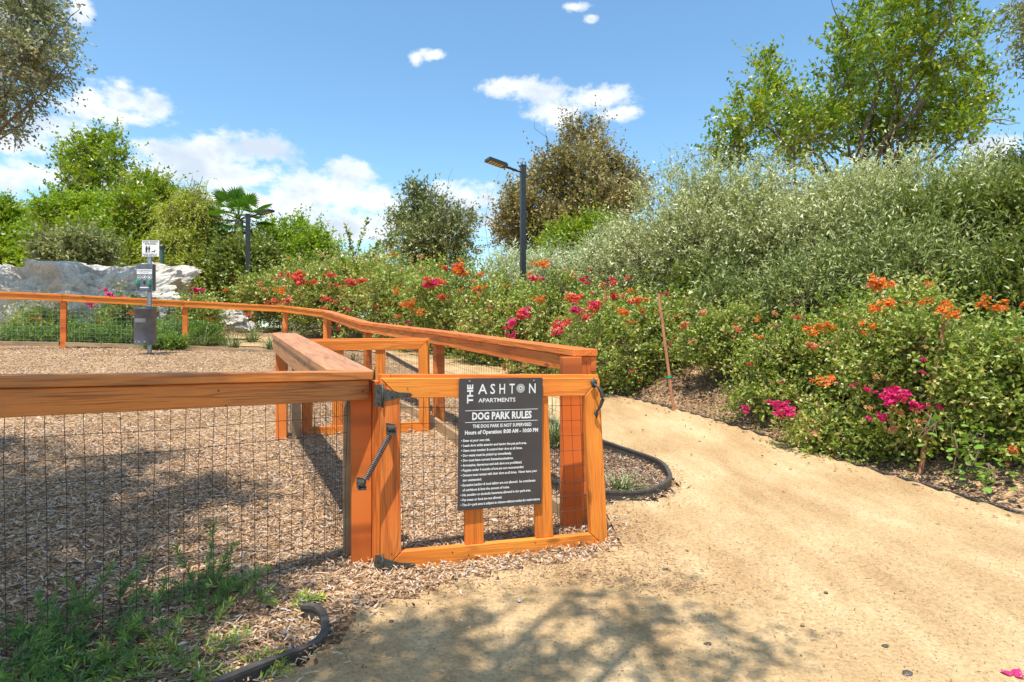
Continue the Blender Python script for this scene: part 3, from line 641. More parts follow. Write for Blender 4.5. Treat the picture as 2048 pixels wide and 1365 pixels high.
asp=W_/H_
for k,x in enumerate((.19,.5,.82)):
    extra=[[[(x-.09,.485),(x+.09,.485),(x+.09,.51),(x-.09,.51)]],[[(x-.09,.525),(x-.02,.46),(x+.09,.46),(x+.03,.525)]],[[(x-.05,.455),(x-.01,.455),(x+.08,.53),(x-.07,.53)]]][k]
    flat(disp,'pictogram',ringp(x,.495,.14,asp)+extra,O,W_,H_,M_WHITE)
flat(disp,'slot',[[(.5,.61),(.60,.70),(.5,.80),(.40,.70)]],O,W_,H_,M_BLKINK)
flat(disp,'label_print',[[(.22,.86),(.78,.86),(.78,.90),(.22,.90)]],O,W_,H_,M_WHITE)
def bag(x,y,seed):
    bm=bmesh.new(); bmesh.ops.create_icosphere(bm,subdivisions=3,radius=1)
    for v in bm.verts:
        n=mnoise.noise(v.co*2.3+Vector((seed,0,0)))*.35; v.co*=1+n; v.co.x*=.026*(1.0-.35*v.co.z); v.co.y*=.02; v.co.z*=.05
        v.co+=Vector((O.x+x*W_,O.y-.018,O.z-y*H_))
    me=bpy.data.meshes.new('bag'); bm.to_mesh(me); bm.free(); finish('bag',me,M_BAG,disp)
bag(.10,.70,1); bag(.82,.72,5)
# bin
bx=(290.5-CX)/FX*(D-.19); zt=CH+(CY-618)*s_; zb=CH+(CY-690)*s_; rb=.158
g=MB(); n=28; ycb=D-.19; V=[];rad=[(rb*.985,zb),(rb,zb+.012),(rb*1.0,zt-.02),(rb*1.03,zt-.018),(rb*1.03,zt),(rb*.96,zt),(rb*.95,zb+.02)]
for rr_,z in rad:
    for k in range(n): a=2*math.pi*k/n; V.append((bx+rr_*math.cos(a),ycb+rr_*math.sin(a),z))
F=[(i*n+k,i*n+(k+1)%n,(i+1)*n+(k+1)%n,(i+1)*n+k) for i in range(len(rad)-1) for k in range(n)]
g.add(V,F); V2=[(bx+rb*.985*math.cos(2*math.pi*k/n),ycb+rb*.985*math.sin(2*math.pi*k/n),zb) for k in range(n)]; g.add(V2,[tuple(range(n))[::-1]]); binn=g.obj('bin',M_BIN,st,True)
g=MB(); g.tube([(bx-.0,ycb,zt+.004),(bx,ycb,zt+.016)],rb*1.02,12); o=g.obj('lid',M_POLE,binn)
g=MB()
for a in(-115,-90,-62): g.tube([(bx+rb*.99*math.cos(R(a)),ycb+rb*.99*math.sin(R(a)),zb+.05),(bx+rb*1.03*math.cos(R(a)),ycb+rb*1.03*math.sin(R(a)),zb+.05)],.012,8)
g.obj('drain_rivets',M_STEEL,binn)
V=[]
for j,z in enumerate((zt-.235,zt-.17)):
    for k in range(9): a=R(-125+k*8.5); V.append((bx+(rb+.0015)*math.cos(a),ycb+(rb+.0015)*math.sin(a),z))
g=MB(); g.add(V,[(k,k+1,10+k,9+k) for k in range(8)]); g.obj('faded_sticker',plain('faded_grey_sticker',(.17,.175,.18),.5,0,.2,30,0),binn)
# ---------------------------------------------------------------- lamp posts
def lamp(x,topy,D,wpx,headpts,label):
    k=D/FX; X=(x-CX)*k; zt=CH+(CY-topy)*k; zb=gz(X,D); w=wpx*k
    t=thing('street_lamp',(X,D,zb),label,'street lamp','lamps along the path')
    g=MB(); g.box((X,D,(zt+zb-.3)/2),(w,w,zt-zb+.3),.3); g.obj('pole',M_POLE,t)
    g=MB(); g.box((X,D,zt+.01),(w*1.1,w*1.1,.03),.3); g.obj('pole_cap',M_POLE,t)
    (ax,ay),(bx,by)=headpts; a=px(ax,ay,D); b=px(bx,by,D-.35); m=a.lerp(b,.36)
    g=MB(); g.tube([Vector((X,D,zt-.12)),a,m],.028,8); g.obj('arm',M_POLE,t)
    dr=(b-m).normalized(); sd=dr.cross(Zv).normalized(); up=sd.cross(dr)
    g=MB(); h=.13; g.prism([m-sd*h*.6-up*.02,m.lerp(b,.15)-sd*h-up*.02,b-sd*h-up*.02,b+sd*h-up*.02,m.lerp(b,.15)+sd*h-up*.02,m+sd*h*.6-up*.02],up*.06); hd=g.obj('lamp_head',M_POLE,t)
    for i in range(5):
        q0=m.lerp(b,.22+i*.145); q1=m.lerp(b,.22+i*.145+.10); g=MB(); g.prism([q0-sd*h*.75-up*.028,q1-sd*h*.75-up*.028,q1+sd*h*.75-up*.028,q0+sd*h*.75-up*.028],up*.006); g.obj('led_panel',M_LED,hd)
lamp(1046,333,13.3,10,((1034,342),(974,320)),'tall dark lamp post rising from the flowering bushes, its head pointing left')
lamp(496,430,19,8,((505,432),(543,422)),'dark lamp post in front of the palm tree, its head pointing right')
lamp(766,502,34,6,((762,501),(745,497)),'smallest and farthest lamp post, beside the grey leafed tree')
g=MB(); t=thing('bollard_light',(px(324,500,17).x,17,gz(px(324,500,17).x,17)),'small green bollard light poking up behind the grey boulder','bollard light')
X=t.location.x; zt=px(324,490,17).z; g.tube([(X,17,t.location.z-.1),(X,17,zt-.1)],.06,10); g.obj('post',plain('green_paint',(.05,.10,.07),.5),t)
g=MB(); g.tube([(X,17,zt-.099),(X,17,zt-.04),(X,17,zt)],[.085,.085,.05],10); g.obj('cap',M_POLE,t)
# ---------------------------------------------------------------- rocks
mrk,nt,p=newmat('pale_boulder'); tc=nt.nodes.new('ShaderNodeTexCoord'); co=tc.outputs['Object']
n1=noise_(nt,co,1.6,8,.62); n2=noise_(nt,co,14,6,.6)
c=ramp(nt,n1,[(.3,(.44,.38,.31)),(.5,(.60,.54,.46)),(.7,(.68,.63,.55))]); c=mixc(nt,1.0,c,ramp(nt,n2,[(.3,(.75,.74,.73)),(.6,(1,1,1))]),'MULTIPLY')
geo=nt.nodes.new('ShaderNodeNewGeometry'); nt.links.new(c,p.inputs['Base Color']); p.inputs['Roughness'].default_value=.9
ad=nnode(nt,'ShaderNodeMath',operation='MULTIPLY_ADD'); nt.links.new(n2,ad.inputs[0]); ad.inputs[1].default_value=.35; nt.links.new(n1,ad.inputs[2]); bump(nt,p,ad.outputs[0],.9,.12)
def rock(center,rad,label,sub=6,seed=0,amp=.28,group=None):
    bm=bmesh.new(); bmesh.ops.create_icosphere(bm,subdivisions=sub,radius=1)
    for v in bm.verts:
        d=v.co.normalized(); q=Vector((d.x*rad[0],d.y*rad[1],d.z*rad[2]))/max(.5,min(rad))
        f=1+amp*(mnoise.noise(q*.9+Vector((seed,0,0))))*1.4
        rdg=0
        for o_,sc in ((0,1.5),(5,3.1),(9,6.4)):
            rdg+=(1-abs(mnoise.noise(Vector((q.x*sc*.55,q.y*sc,q.z*sc*1.5))+Vector((seed+o_,o_,0))))*2.2)/sc
        cel=mnoise.voronoi(Vector((q.x*.8+d.z*.5,q.y*1.2,q.z*1.6))+Vector((seed,3,0)))[0]; st=min(1,(cel[1]-cel[0])*4.5)
        for sc,am in ((.6,.10),(1.4,.05),(3.1,.022)):
            qq=Vector((q.x*sc+q.z*sc*.35,q.y*sc,q.z*sc*1.25+q.x*sc*.15))+Vector((seed*3+sc,1,7)); dd,pp=mnoise.voronoi(qq); hsh=mnoise.cell(pp[0]*13.7)
            w_=min(1,(dd[1]-dd[0])*5); f+=am*((hsh-.5)*2*w_+ .5*(pp[0]-qq).dot(Vector((.4,.2,-.8))))
        f+=amp*.30*rdg-amp*.55*(1-st)+.03*mnoise.noise(q*11)
        p_=Vector([math.copysign(abs(a)**.70,a) for a in d])*f
        v.co=Vector((p_.x*rad[0],p_.y*rad[1],p_.z*rad[2]))
        if v.co.z<0: v.co.z*=.5
        v.co+=Vector(center)
    me=bpy.data.meshes.new('boulder'); bm.to_mesh(me); bm.free(); o=finish('boulder',me,mrk,None,False); tag(o,label,'boulder',group); return o
rock((-11.2,15.2,1.3),(3.8,1.5,1.78),'huge long pale grey boulder with deep creases behind the dog station',7,2,.17,'boulders behind the dog park')
rock((-12.6,16.4,2.2),(1.3,.8,.95),'rounded boulder top peeping over the left end of the outcrop',4,5,.2,'boulders behind the dog park')
rock(px(440,640,15)+Vector((0,0,-.05)),(.75,.35,.34),'low pale rock just right of the big outcrop',4,11,.3,'boulders behind the dog park')
rock(px(478,652,15)+Vector((0,0,-.05)),(.45,.3,.26),'smallest pale rock beside the lamp foot',4,13,.3,'boulders behind the dog park')
rock((-9.6,13.2,.95),(.9,.4,.45),'low pale rock under the big outcrop, left of the bin',4,17,.3,'boulders behind the dog park')
# ---------------------------------------------------------------- vegetation
def unit(A): return A/(np.linalg.norm(A,axis=-1,keepdims=True)+1e-9)
def add_leaves(g,P,D,L,W,a,r,fold=.25,S=None,tri=False):
    n=len(P); D=unit(D)
    if S is None:
        S=np.cross(D,unit(r.normal(size=(n,3))+np.array([0,0,1.2]))); S=unit(S)
    N=np.cross(S,D); L=np.broadcast_to(L,(n,))[:,None]; W=np.broadcast_to(W,(n,))[:,None]/2
    up=N*W*fold*2
    if tri:
        W=W*1.45; v=np.stack([P+D*L*.12+S*W,P+D*L*1.02,P+D*L*.30-S*W],1).reshape(-1,3); g.add(v,np.arange(n)[:,None]*3+np.array([0,1,2]),a); return
    v=np.stack([P,P+D*L*.42+S*W+up,P+D*L,P+D*L*.42-S*W+up],1).reshape(-1,3); b=np.arange(n)[:,None]*4
    F=np.concatenate([b+np.array([0,1,2]),b+np.array([0,2,3])],0); g.add(v,F,np.tile(a,2))
ALLTW={}
def foliage(blobs,nt_,r,tl=.25,k=7,L=.05,W=.02,up=.35,droop=0.,spread=.8,inner=.55,shell=.55,fold=.25,stems=True,sr=.003,flat=1.,contrast=.5,clump=0.6,tri=None,cull=0):
    """twigs with leaves on them, set through the outer volume of a cluster of blobs; returns leaf MB, stem MB, twig tips"""
    B=np.array(blobs,float); w=(B[:,3]*B[:,4]+B[:,3]*B[:,5]+B[:,4]*B[:,5]); w/=w.sum()
    m=int(nt_*2.1); bi=r.choice(len(B),m,p=w); d=unit(r.normal(size=(m,3))); rad=shell+(1-shell)*r.random(m)**.6
    P=B[bi,:3]+d*B[bi,3:6]*rad[:,None]
    keep=np.ones(m,bool)
    for j in range(len(B)):
        q=np.linalg.norm((P-B[j,:3])/B[j,3:6],axis=1); keep&=~((q<inner)&(bi!=j))
    if cull: keep&=~((d[:,1]>.3)&(r.random(m)<cull))
    # clumpy gaps
    fq=1.5/max(.3,B[0,3]); cl=np.array([mnoise.noise((p[0]*fq,p[1]*fq,p[2]*fq))+.5*mnoise.noise((p[0]*fq*2.3,p[1]*fq*2.3,p[2]*fq*2.3+9)) for p in P[keep]])
    P=P[keep]; bi=bi[keep]; d=d[keep]; kk=cl>-clump*.45+r.normal(size=len(cl))*.1; P=P[kk][:nt_]; bi=bi[kk][:nt_]; d=d[kk][:nt_]; n=len(P)
    T=unit(d*np.array([1,1,flat])+np.array([0,0,up])+r.normal(size=(n,3))*.35); tlv=tl*np.exp(r.normal(0,.45,n))*np.where(r.random(n)<.07,1.5,1.)
    brn=r.random(len(B))
    tr=np.clip(brn[bi]*.35+r.random(n)*.65,0,1)
    t=(np.arange(k)+.6)/k; t=np.broadcast_to(t,(n,k))
    C=P[:,None,:]+T[:,None,:]*(tlv[:,None]*t)[...,None]+np.array([0,0,-1.])*(droop*tlv[:,None]*t*t)[...,None]
    LD=unit(T[:,None,:]*.55+unit(r.normal(size=(n,k,3)))*spread+np.array([0,0,-droop*.9])+np.array([0,0,.12]))
    a=np.clip(tr[:,None]*(1-contrast)+r.random((n,k))*contrast,0,1)
    g=MB(); N=n*k; add_leaves(g,C.reshape(-1,3),LD.reshape(-1,3),L*np.exp(r.normal(0,.22,N)),W*np.exp(r.normal(0,.2,N)),a.ravel(),r,fold,tri=(B[:,1].mean()>7.9) if tri is None else tri)
    sm=MB()
    if stems:
        E=P+T*tlv[:,None]+np.array([0,0,-1.])*(droop*tlv)[:,None]; S0=P-T*tlv[:,None]*.6
        hs_=slice(None,None,2); Tf,Pf,n0=T,P,n; E,S0,T_=E[hs_],S0[hs_],T[hs_]; n=len(E)
        u=unit(np.cross(T_,r.normal(size=(n,3)))); v=np.cross(T_,u)
        V=[]
        for an in (0,2.09,4.19): V.append(S0+sr*(math.cos(an)*u+math.sin(an)*v))
        V.append(E); V=np.stack(V,1).reshape(-1,3); b=np.arange(n)[:,None]*4
        sm.add(V,np.concatenate([b+np.array([0,1,3]),b+np.array([1,2,3]),b+np.array([2,0,3])],0),np.full(3*n,.5))
    return g,sm,P+T*tlv[:,None]*.8,T
def curve(a,b,sag,r,n=7,jit=.06):
    a=np.array(a,float); b=np.array(b,float); t=np.linspace(0,1,n)[:,None]; P=a*(1-t)+b*t; P[:,2]+=sag*np.sin(np.pi*t[:,0]); l=np.linalg.norm(b-a)
    P[1:-1]+=r.normal(size=(n-2,3))*jit*l*.3; return P
def make_blobs(c,rad,nb,br,r,bottom=-1.):
    out=[]
    while len(out)<nb:
        d=r.normal(size=3); d/=np.linalg.norm(d); q=d*r.random()**(1/2.2)
        if q[2]<bottom: continue
        s=br*np.exp(r.normal(0,.40))*(1.15-.35*np.linalg.norm(q))
        out.append((c[0]+q[0]*rad[0],c[1]+q[1]*rad[1],c[2]+q[2]*rad[2],s,s,s*.85))
    return out
def plant(name,label,cat,base,blobs,ntw,mat,seed,group=None,trunk=.12,fork=.35,branches=True,leafname='crown',mb=M_BARK,bare=0,nbr=None,bare_r=.016,**kw):
    r=np.random.default_rng(seed); t=thing(name,tuple(base),label,cat,group)
    g,sm,tips,T=foliage(blobs,ntw,r,**kw)
    B=np.array(blobs); cen=B[:,:3].mean(0); base=np.array(base,float)
    if branches:
        tk=MB(); f=base+(cen-base)*fork; f[:2]=base[:2]+(cen[:2]-base[:2])*fork*.6
        if trunk>0: tk.tube(curve(base-[0,0,.15],f,0,r,7,.1),np.linspace(trunk,trunk*.62,7),9)
        order=r.permutation(len(B))[:nbr or len(B)]
        for j in order:
            s0=f if trunk>0 else base+r.normal(size=3)*[.08,.08,0]
            tk.tube(curve(s0,B[j,:3]+r.normal(size=3)*B[j,3]*.3,-.04*np.linalg.norm(B[j,:3]-s0),r,7,.16),np.linspace(trunk*.42 if trunk>0 else .012,.006 if trunk<=0 else trunk*.07,7),5,cap=False)
        for _ in range(bare):
            j=r.integers(len(B)); d=unit(B[j,:3]-cen+np.array([0,0,B[j,3]*1.3])+r.normal(size=3)*.3*B[j,3]); a=B[j,:3]; tk.tube(curve(a,a+d*B[j,3]*r.uniform(1.6,2.9),.0,r,6,.12),np.linspace(bare_r,bare_r*.25,6),4,cap=False)
        tk.obj('trunk' if trunk>0 else 'stems',mb,t,True)
    if sm.V: sm.obj('twigs',M_TWIG,t)
    g.obj(leafname,mat,t)
    return t,tips,T
G_BOUG=leafmat('bougainvillea_leaf',[(0,(0.060,0.101,0.016)),(0.25,(0.168,0.246,0.037)),(0.5,(0.324,0.403,0.063)),(0.7,(0.528,0.538,0.137)),(0.82,(0.576,0.426,0.189)),(0.92,(0.672,0.336,0.189)),(1,(0.480,0.224,0.126))],.3,.42,.6)
G_SILV=leafmat('silver_leaf',[(0,(0.161,0.181,0.063)),(0.4,(0.371,0.393,0.164)),(0.75,(0.676,0.680,0.367)),(1,(0.900,0.900,0.721))],.2,.45,.5)
G_SOLV=leafmat('olive_silver_leaf',[(0,(0.083,0.106,0.024)),(0.4,(0.206,0.251,0.067)),(0.75,(0.413,0.449,0.157)),(1,(0.688,0.686,0.387))],.2,.45,.5)
G_EUCA=leafmat('eucalyptus_leaf',[(0,(0.108,0.120,0.072)),(0.4,(0.240,0.252,0.144)),(0.75,(0.408,0.396,0.240)),(0.9,(0.552,0.432,0.264)),(1,(0.432,0.264,0.168))],.25,.45,.5)
G_SILV2=leafmat('pale_silver_leaf',[(0,(0.282,0.332,0.167)),(0.5,(0.562,0.589,0.362)),(1,(0.859,0.845,0.607))],.2,.45,.5)
G_OLIV=leafmat('olive_leaf',[(0,(0.064,0.099,0.018)),(0.5,(0.202,0.248,0.042)),(1,(0.460,0.462,0.108))],.25,.38,.6)
G_LIME=leafmat('bright_green_leaf',[(0,(0.081,0.152,0.012)),(0.4,(0.227,0.341,0.020)),(0.75,(0.423,0.506,0.030)),(1,(0.683,0.607,0.059))],.42,.4,.5)
G_EMER=leafmat('glossy_green_leaf',[(0,(0.062,0.117,0.011)),(0.45,(0.184,0.288,0.018)),(0.8,(0.449,0.471,0.031)),(1,(0.800,0.549,0.069))],.42,.35,.6)
G_PEPP=leafmat('pepper_tree_leaf',[(0,(0.131,0.162,0.018)),(0.5,(0.348,0.378,0.042)),(0.85,(0.551,0.513,0.072)),(1,(0.667,0.486,0.096))],.4,.45,.4)
G_BRWN=leafmat('dry_brown_leaf',[(0,(0.109,0.092,0.044)),(0.4,(0.279,0.231,0.088)),(0.75,(0.466,0.370,0.151)),(1,(0.652,0.462,0.227))],.2,.55,.4)
G_GREY=leafmat('grey_green_leaf',[(0,(0.097,0.118,0.056)),(0.5,(0.241,0.265,0.101)),(0.85,(0.435,0.426,0.169)),(1,(0.580,0.397,0.180))],.22,.45,.5)
G_ROSE=leafmat('trailing_needle_leaf',[(0,(0.084,0.179,0.056)),(0.5,(0.196,0.343,0.079)),(0.85,(0.479,0.559,0.079)),(1,(0.900,0.758,0.110))],.3,.45,.4)
G_COVR=leafmat('ground_cover_leaf',[(0,(0.065,0.127,0.020)),(0.5,(0.169,0.276,0.040)),(1,(0.364,0.460,0.090))],.3,.5,.4)
G_GRAS=leafmat('strap_grass',[(0,(.07,.12,.04)),(.6,(.20,.27,.10)),(.85,(.38,.40,.20)),(1,(.50,.42,.24))],.25,.5,.4)
G_PALM=leafmat('palm_leaf',[(0,(0.048,0.126,0.024)),(0.5,(0.128,0.266,0.036)),(1,(0.288,0.420,0.060))],.3,.35,.5)
G_PALD=leafmat('dry_palm_leaf',[(0,(.22,.14,.06)),(1,(.42,.27,.13))],.2,.7,.3)
BR={ 'magenta':leafmat('magenta_bract',[(0,(.60,.02,.16)),(1,(.90,.06,.30))],.35,.5,.3),'red':leafmat('coral_red_bract',[(0,(.65,.05,.06)),(1,(.90,.17,.14))],.35,.5,.3),
 'orange':leafmat('orange_bract',[(0,(.80,.19,.03)),(1,(.92,.34,.07))],.35,.5,.3),'salmon':leafmat('salmon_bract',[(0,(.75,.27,.17)),(1,(.88,.45,.30))],.35,.5,.3)}
# bougainvillea bushes on the bank: (photo x, distance, half width, photo y of the top, label)
ci=0
BT=[];BO=[]
def shrub(pxc,D,hw,topy,name,label,cat,mat,ntw,seed,group=None,base_off=0,dy=None,nb=16,brf=.42,skirt=0,**kw):
    X=(pxc-CX)/FX*D; zb=gz(X,D); zt=CH+(CY-topy)/FX*D; H=max(.4,zt-zb); r=np.random.default_rng(seed)
    c=(X,D,zb+H*.5); bl=make_blobs(c,(hw*.85,(dy or hw)*.8,H*.42),nb,min(hw,H*.5)*brf*1.15,r)
    for k in range(skirt):
        a=math.pi*(1+(k+.5)/skirt)+r.normal()*.1; q=hw*r.uniform(.7,.95); bx_,by_=X+math.cos(a)*q,D+math.sin(a)*q*.62; s_k=r.uniform(.14,.24)*min(1.2,hw/.7); bl.append((bx_,by_,gz(bx_,by_)+s_k*r.uniform(.5,1.1),s_k*1.2,s_k,s_k))
    return plant(name,label,cat,(X,D,zb),bl,ntw,mat,seed,group,trunk=0,mb=M_TWIG,**kw)
BL=[(1985,4.5,.66,650,11000,'bougainvillea bush with large heart shaped leaves at the right edge of the photo'),
(1800,5.05,.78,600,12000,'bougainvillea bush with the big magenta cluster and the slanted stake'),
(1630,5.95,.80,630,9500,'bougainvillea bush with magenta flowers low over the path edge'),
(1475,7.2,.9,612,8000,'sparse bougainvillea bush just right of the tall thin stake'),
(1365,8.6,.8,600,6000,'thin bougainvillea bush directly behind the tall thin stake'),
(1260,8.1,.85,580,8500,'bougainvillea bush behind the near gate handle, left of the tall thin stake'),
(1150,10.2,1.1,560,8000,'bougainvillea bush full of coral red flowers right of the lamp pole'),
(1025,11.8,1.15,545,7500,'bougainvillea bush with a magenta spot at the foot of the tall lamp pole'),
(905,13.4,1.2,530,7000,'bougainvillea bush under the grey leafed tree'),
(790,15.2,1.35,520,6500,'bougainvillea bush with orange and red sprays above the back gate'),
(670,17.2,1.5,530,6000,'bougainvillea bush behind the far bend of the orange fence'),
(560,19.5,1.7,535,5500,'farthest bougainvillea bush, right of the lamp post with the palm')]
GB='bougainvillea bushes on the bank'
ROOTS=[]
for i,(a,D,hw,ty,n,lab) in enumerate(BL):
    sc=max(1,D/7)
    t,tips,T=shrub(a,D,hw,ty,'bougainvillea',lab,'flowering bush',G_BOUG,int(n*.62/ (1 if D<7 else 1.3)),100+i,GB,tl=.16*sc**.5,k=6,L=.036*sc**.75,W=.026*sc**.75,up=.25,spread=.9,nb=20,leafname='foliage',shell=.15,inner=.35,cull=.6,clump=.25,bare=14,bare_r=.0045*sc**.5,sr=.0025*sc,skirt=0 if i in(3,4) else 6)
    BT.append(tips); BO.append(np.full(len(tips),i)); ROOTS.append(t)
X0=-9.2
for j,(a,D,hw,ty,lab) in enumerate([(235,13.0,.7,612,'bougainvillea with pink flowers in front of the boulder, left of the bin'),(90,13.0,.6,640,'straggly bougainvillea in front of the boulder at the far left'),(385,14.2,.45,600,'small bougainvillea at the right end of the boulder outcrop')]):
    t,tips,T=shrub(a,D,hw,ty,'bougainvillea',lab,'flowering bush',G_BOUG,1300,130+j,'bougainvillea bushes by the boulders',tl=.3,k=6,L=.06,W=.04,nb=10,leafname='foliage',shell=.3)
    BT.append(tips); BO.append(np.full(len(tips),len(ROOTS))); ROOTS.append(t)
BT=np.concatenate(BT); BO=np.concatenate(BO); BPX,BPY=project(BT)
def cluster_mesh(seed,mat):
    r=np.random.default_rng(seed); n=44; g=MB(); sub_=r.normal(size=(5,3))*[.05,.05,.028]; c=unit(r.normal(size=(n,3))*[1,1,.8]); P=sub_[r.integers(5,size=n)]+c*(r.random((n,1))**.5)*[.034,.034,.026]
    P3=np.repeat(P,3,0); a=np.tile([0,2.09,4.19],n)+np.repeat(r.random(n)*6,3); N=unit(c+[0,-.2,.6]); N3=np.repeat(N,3,0)
    u=unit(np.cross(N3,[.3,.2,.9])); v=np.cross(N3,u); D=unit(u*np.cos(a)[:,None]+v*np.sin(a)[:,None]+N3*.7)
    add_leaves(g,P3,D,.030,.026,np.clip(np.repeat(r.random(n),3)*.7+r.random(3*n)*.3,0,1),r,.35,S=unit(np.cross(D,N3)))
    me=g.mesh('flower_cluster'); me.materials.append(mat); return me
CM={k:[cluster_mesh(900+7*i+j,m) for j in range(3)] for i,(k,m) in enumerate(BR.items())}
def put_cluster(x,y,col,size,rr):
    d2=(BPX-x)**2+(BPY-y)**2; k=np.where(d2<26**2)[0]
    if len(k)==0:
        k=np.argsort(d2)[:3]
        if d2[k[0]]>60**2: return
    i=k[np.argmin(BT[k,1])]; root=ROOTS[BO[i]]; P=BT[i]+[0,-.02,.02]
    o=bpy.data.objects.new('flower_cluster',rr.choice(CM[col])); link(o,root); o.location=Vector(P)-root.location
    D=P[1]; s=size*D/FX/.15; o.scale=(s,s,s*rr.uniform(.7,1)); o.rotation_euler=(rr.uniform(-.4,.4),rr.uniform(-.4,.4),rr.uniform(0,6.3)); o['label']=col+' flower cluster'
rr=random.Random(3)
FLW=[(1770,570,'orange',42),(1745,600,'orange',46),(1760,585,'orange',36),(1875,628,'orange',44),(1978,598,'orange',40),(2042,620,'orange',20),(1615,665,'orange',38),(1640,660,'orange',22),(1610,690,'orange',20),(1718,645,'orange',24),(1650,760,'orange',32),
(1783,795,'magenta',48),(1765,805,'magenta',40),(1805,820,'magenta',46),(1755,820,'magenta',30),(1775,778,'magenta',26),(1820,812,'magenta',30),(1545,808,'magenta',34),(1550,820,'magenta',36),(1484,828,'magenta',20),(1555,798,'magenta',22),(1512,815,'magenta',16),(1560,838,'magenta',18),(1693,781,'magenta',14),(1825,743,'magenta',14),(1830,757,'magenta',12),
(1215,575,'red',26),(1185,600,'red',34),(1195,588,'magenta',26),(1160,600,'red',34),(1150,615,'magenta',26),(1140,585,'red',22),(1110,640,'red',40),(1112,650,'magenta',22),(1025,638,'magenta',42),(1030,632,'red',30),(1040,648,'red',22),(1055,550,'magenta',26),(1072,545,'orange',34),(1085,540,'orange',20),(1060,560,'orange',18),(1205,550,'red',28),(1170,545,'magenta',22),(1145,575,'orange',22),(1140,590,'orange',24),(1262,600,'magenta',16),(1285,622,'orange',30),(1245,618,'orange',22),(1270,628,'orange',22),(1240,577,'orange',16),(1130,600,'salmon',26),(1165,625,'red',22),(1205,590,'red',24),(1060,598,'orange',22),(1025,612,'orange',14),(970,560,'orange',22),(940,570,'salmon',20),
(865,575,'red',34),(872,570,'magenta',26),(850,590,'red',20),(895,545,'orange',34),(900,560,'orange',28),(895,525,'magenta',24),(890,530,'red',18),(820,598,'orange',28),(812,600,'orange',20),(840,610,'orange',18),(870,600,'red',16),(805,615,'red',14),(925,530,'orange',18),(955,538,'orange',16),(770,585,'orange',16),(735,570,'orange',14),(728,575,'red',20),(690,570,'red',22),(680,568,'red',18),(645,600,'red',22),(600,535,'red',38),(602,532,'orange',22),(655,555,'red',16),(695,545,'red',18),(650,575,'red',14),(700,630,'magenta',12),(795,635,'magenta',14),(630,610,'red',14),(590,645,'red',18),(602,651,'magenta',16),(525,595,'red',20),(545,600,'orange',22),(565,600,'salmon',24),(580,610,'red',20),(545,565,'red',12),(505,640,'red',14),(575,600,'red',16),
(1525,640,'salmon',16),(1480,640,'red',16),(1410,635,'salmon',18),(1360,660,'salmon',24),(1345,670,'orange',14),(1530,660,'orange',18),(1500,640,'orange',14),(1410,650,'salmon',16),(1595,650,'red',16),(1190,640,'magenta',12),(1235,660,'red',10),(1330,710,'magenta',10),(1265,735,'red',10),(1840,870,'orange',14),(2020,912,'orange',20),(2010,910,'salmon',16),
(240,590,'magenta',34),(250,592,'red',26),(225,588,'magenta',22),(265,595,'magenta',16),(175,615,'magenta',16),(190,616,'magenta',18),(247,630,'red',16),(210,640,'orange',14),(155,625,'red',10),(400,585,'magenta',22),(395,600,'magenta',12),(350,632,'magenta',14),(112,508,'red',14)]
for x,y,c,s in FLW:
    put_cluster(x,y,c,s*.85,rr)
    for _ in range(3 if s>30 else 2 if s>18 else 0): put_cluster(x+rr.gauss(0,s*.5),y+rr.gauss(0,s*.38),c if rr.random()<.75 else 'salmon',s*rr.uniform(.3,.5),rr)
far_tips=np.where((BT[:,1]>7.5))[0]
for _ in range(460):
    i=int(rr.choice(far_tips)); root=ROOTS[BO[i]]; col=rr.choice(['red','red','orange','salmon','orange','orange','magenta']); P=BT[i]
    o=bpy.data.objects.new('flower_cluster',rr.choice(CM[col])); link(o,root); o.location=Vector(P)-root.location; s=rr.uniform(.3,.72)*max(1,P[1]/11); o.scale=(s,s,s); o.rotation_euler=(0,0,rr.uniform(0,6)); o['label']=col+' flower cluster'
for _ in range(380):       # smaller blooms all over the bushes
    i=rr.randrange(len(BT)); root=ROOTS[BO[i]]; col=rr.choice(['red','salmon','orange','magenta','red','salmon']); P=BT[i]
    o=bpy.data.objects.new('flower_cluster',rr.choice(CM[col])); link(o,root); o.location=Vector(P)-root.location; s=rr.uniform(.16,.40)*max(1,P[1]/9); o.scale=(s,s,s); o.rotation_euler=(0,0,rr.uniform(0,6)); o['label']=col+' flower cluster'
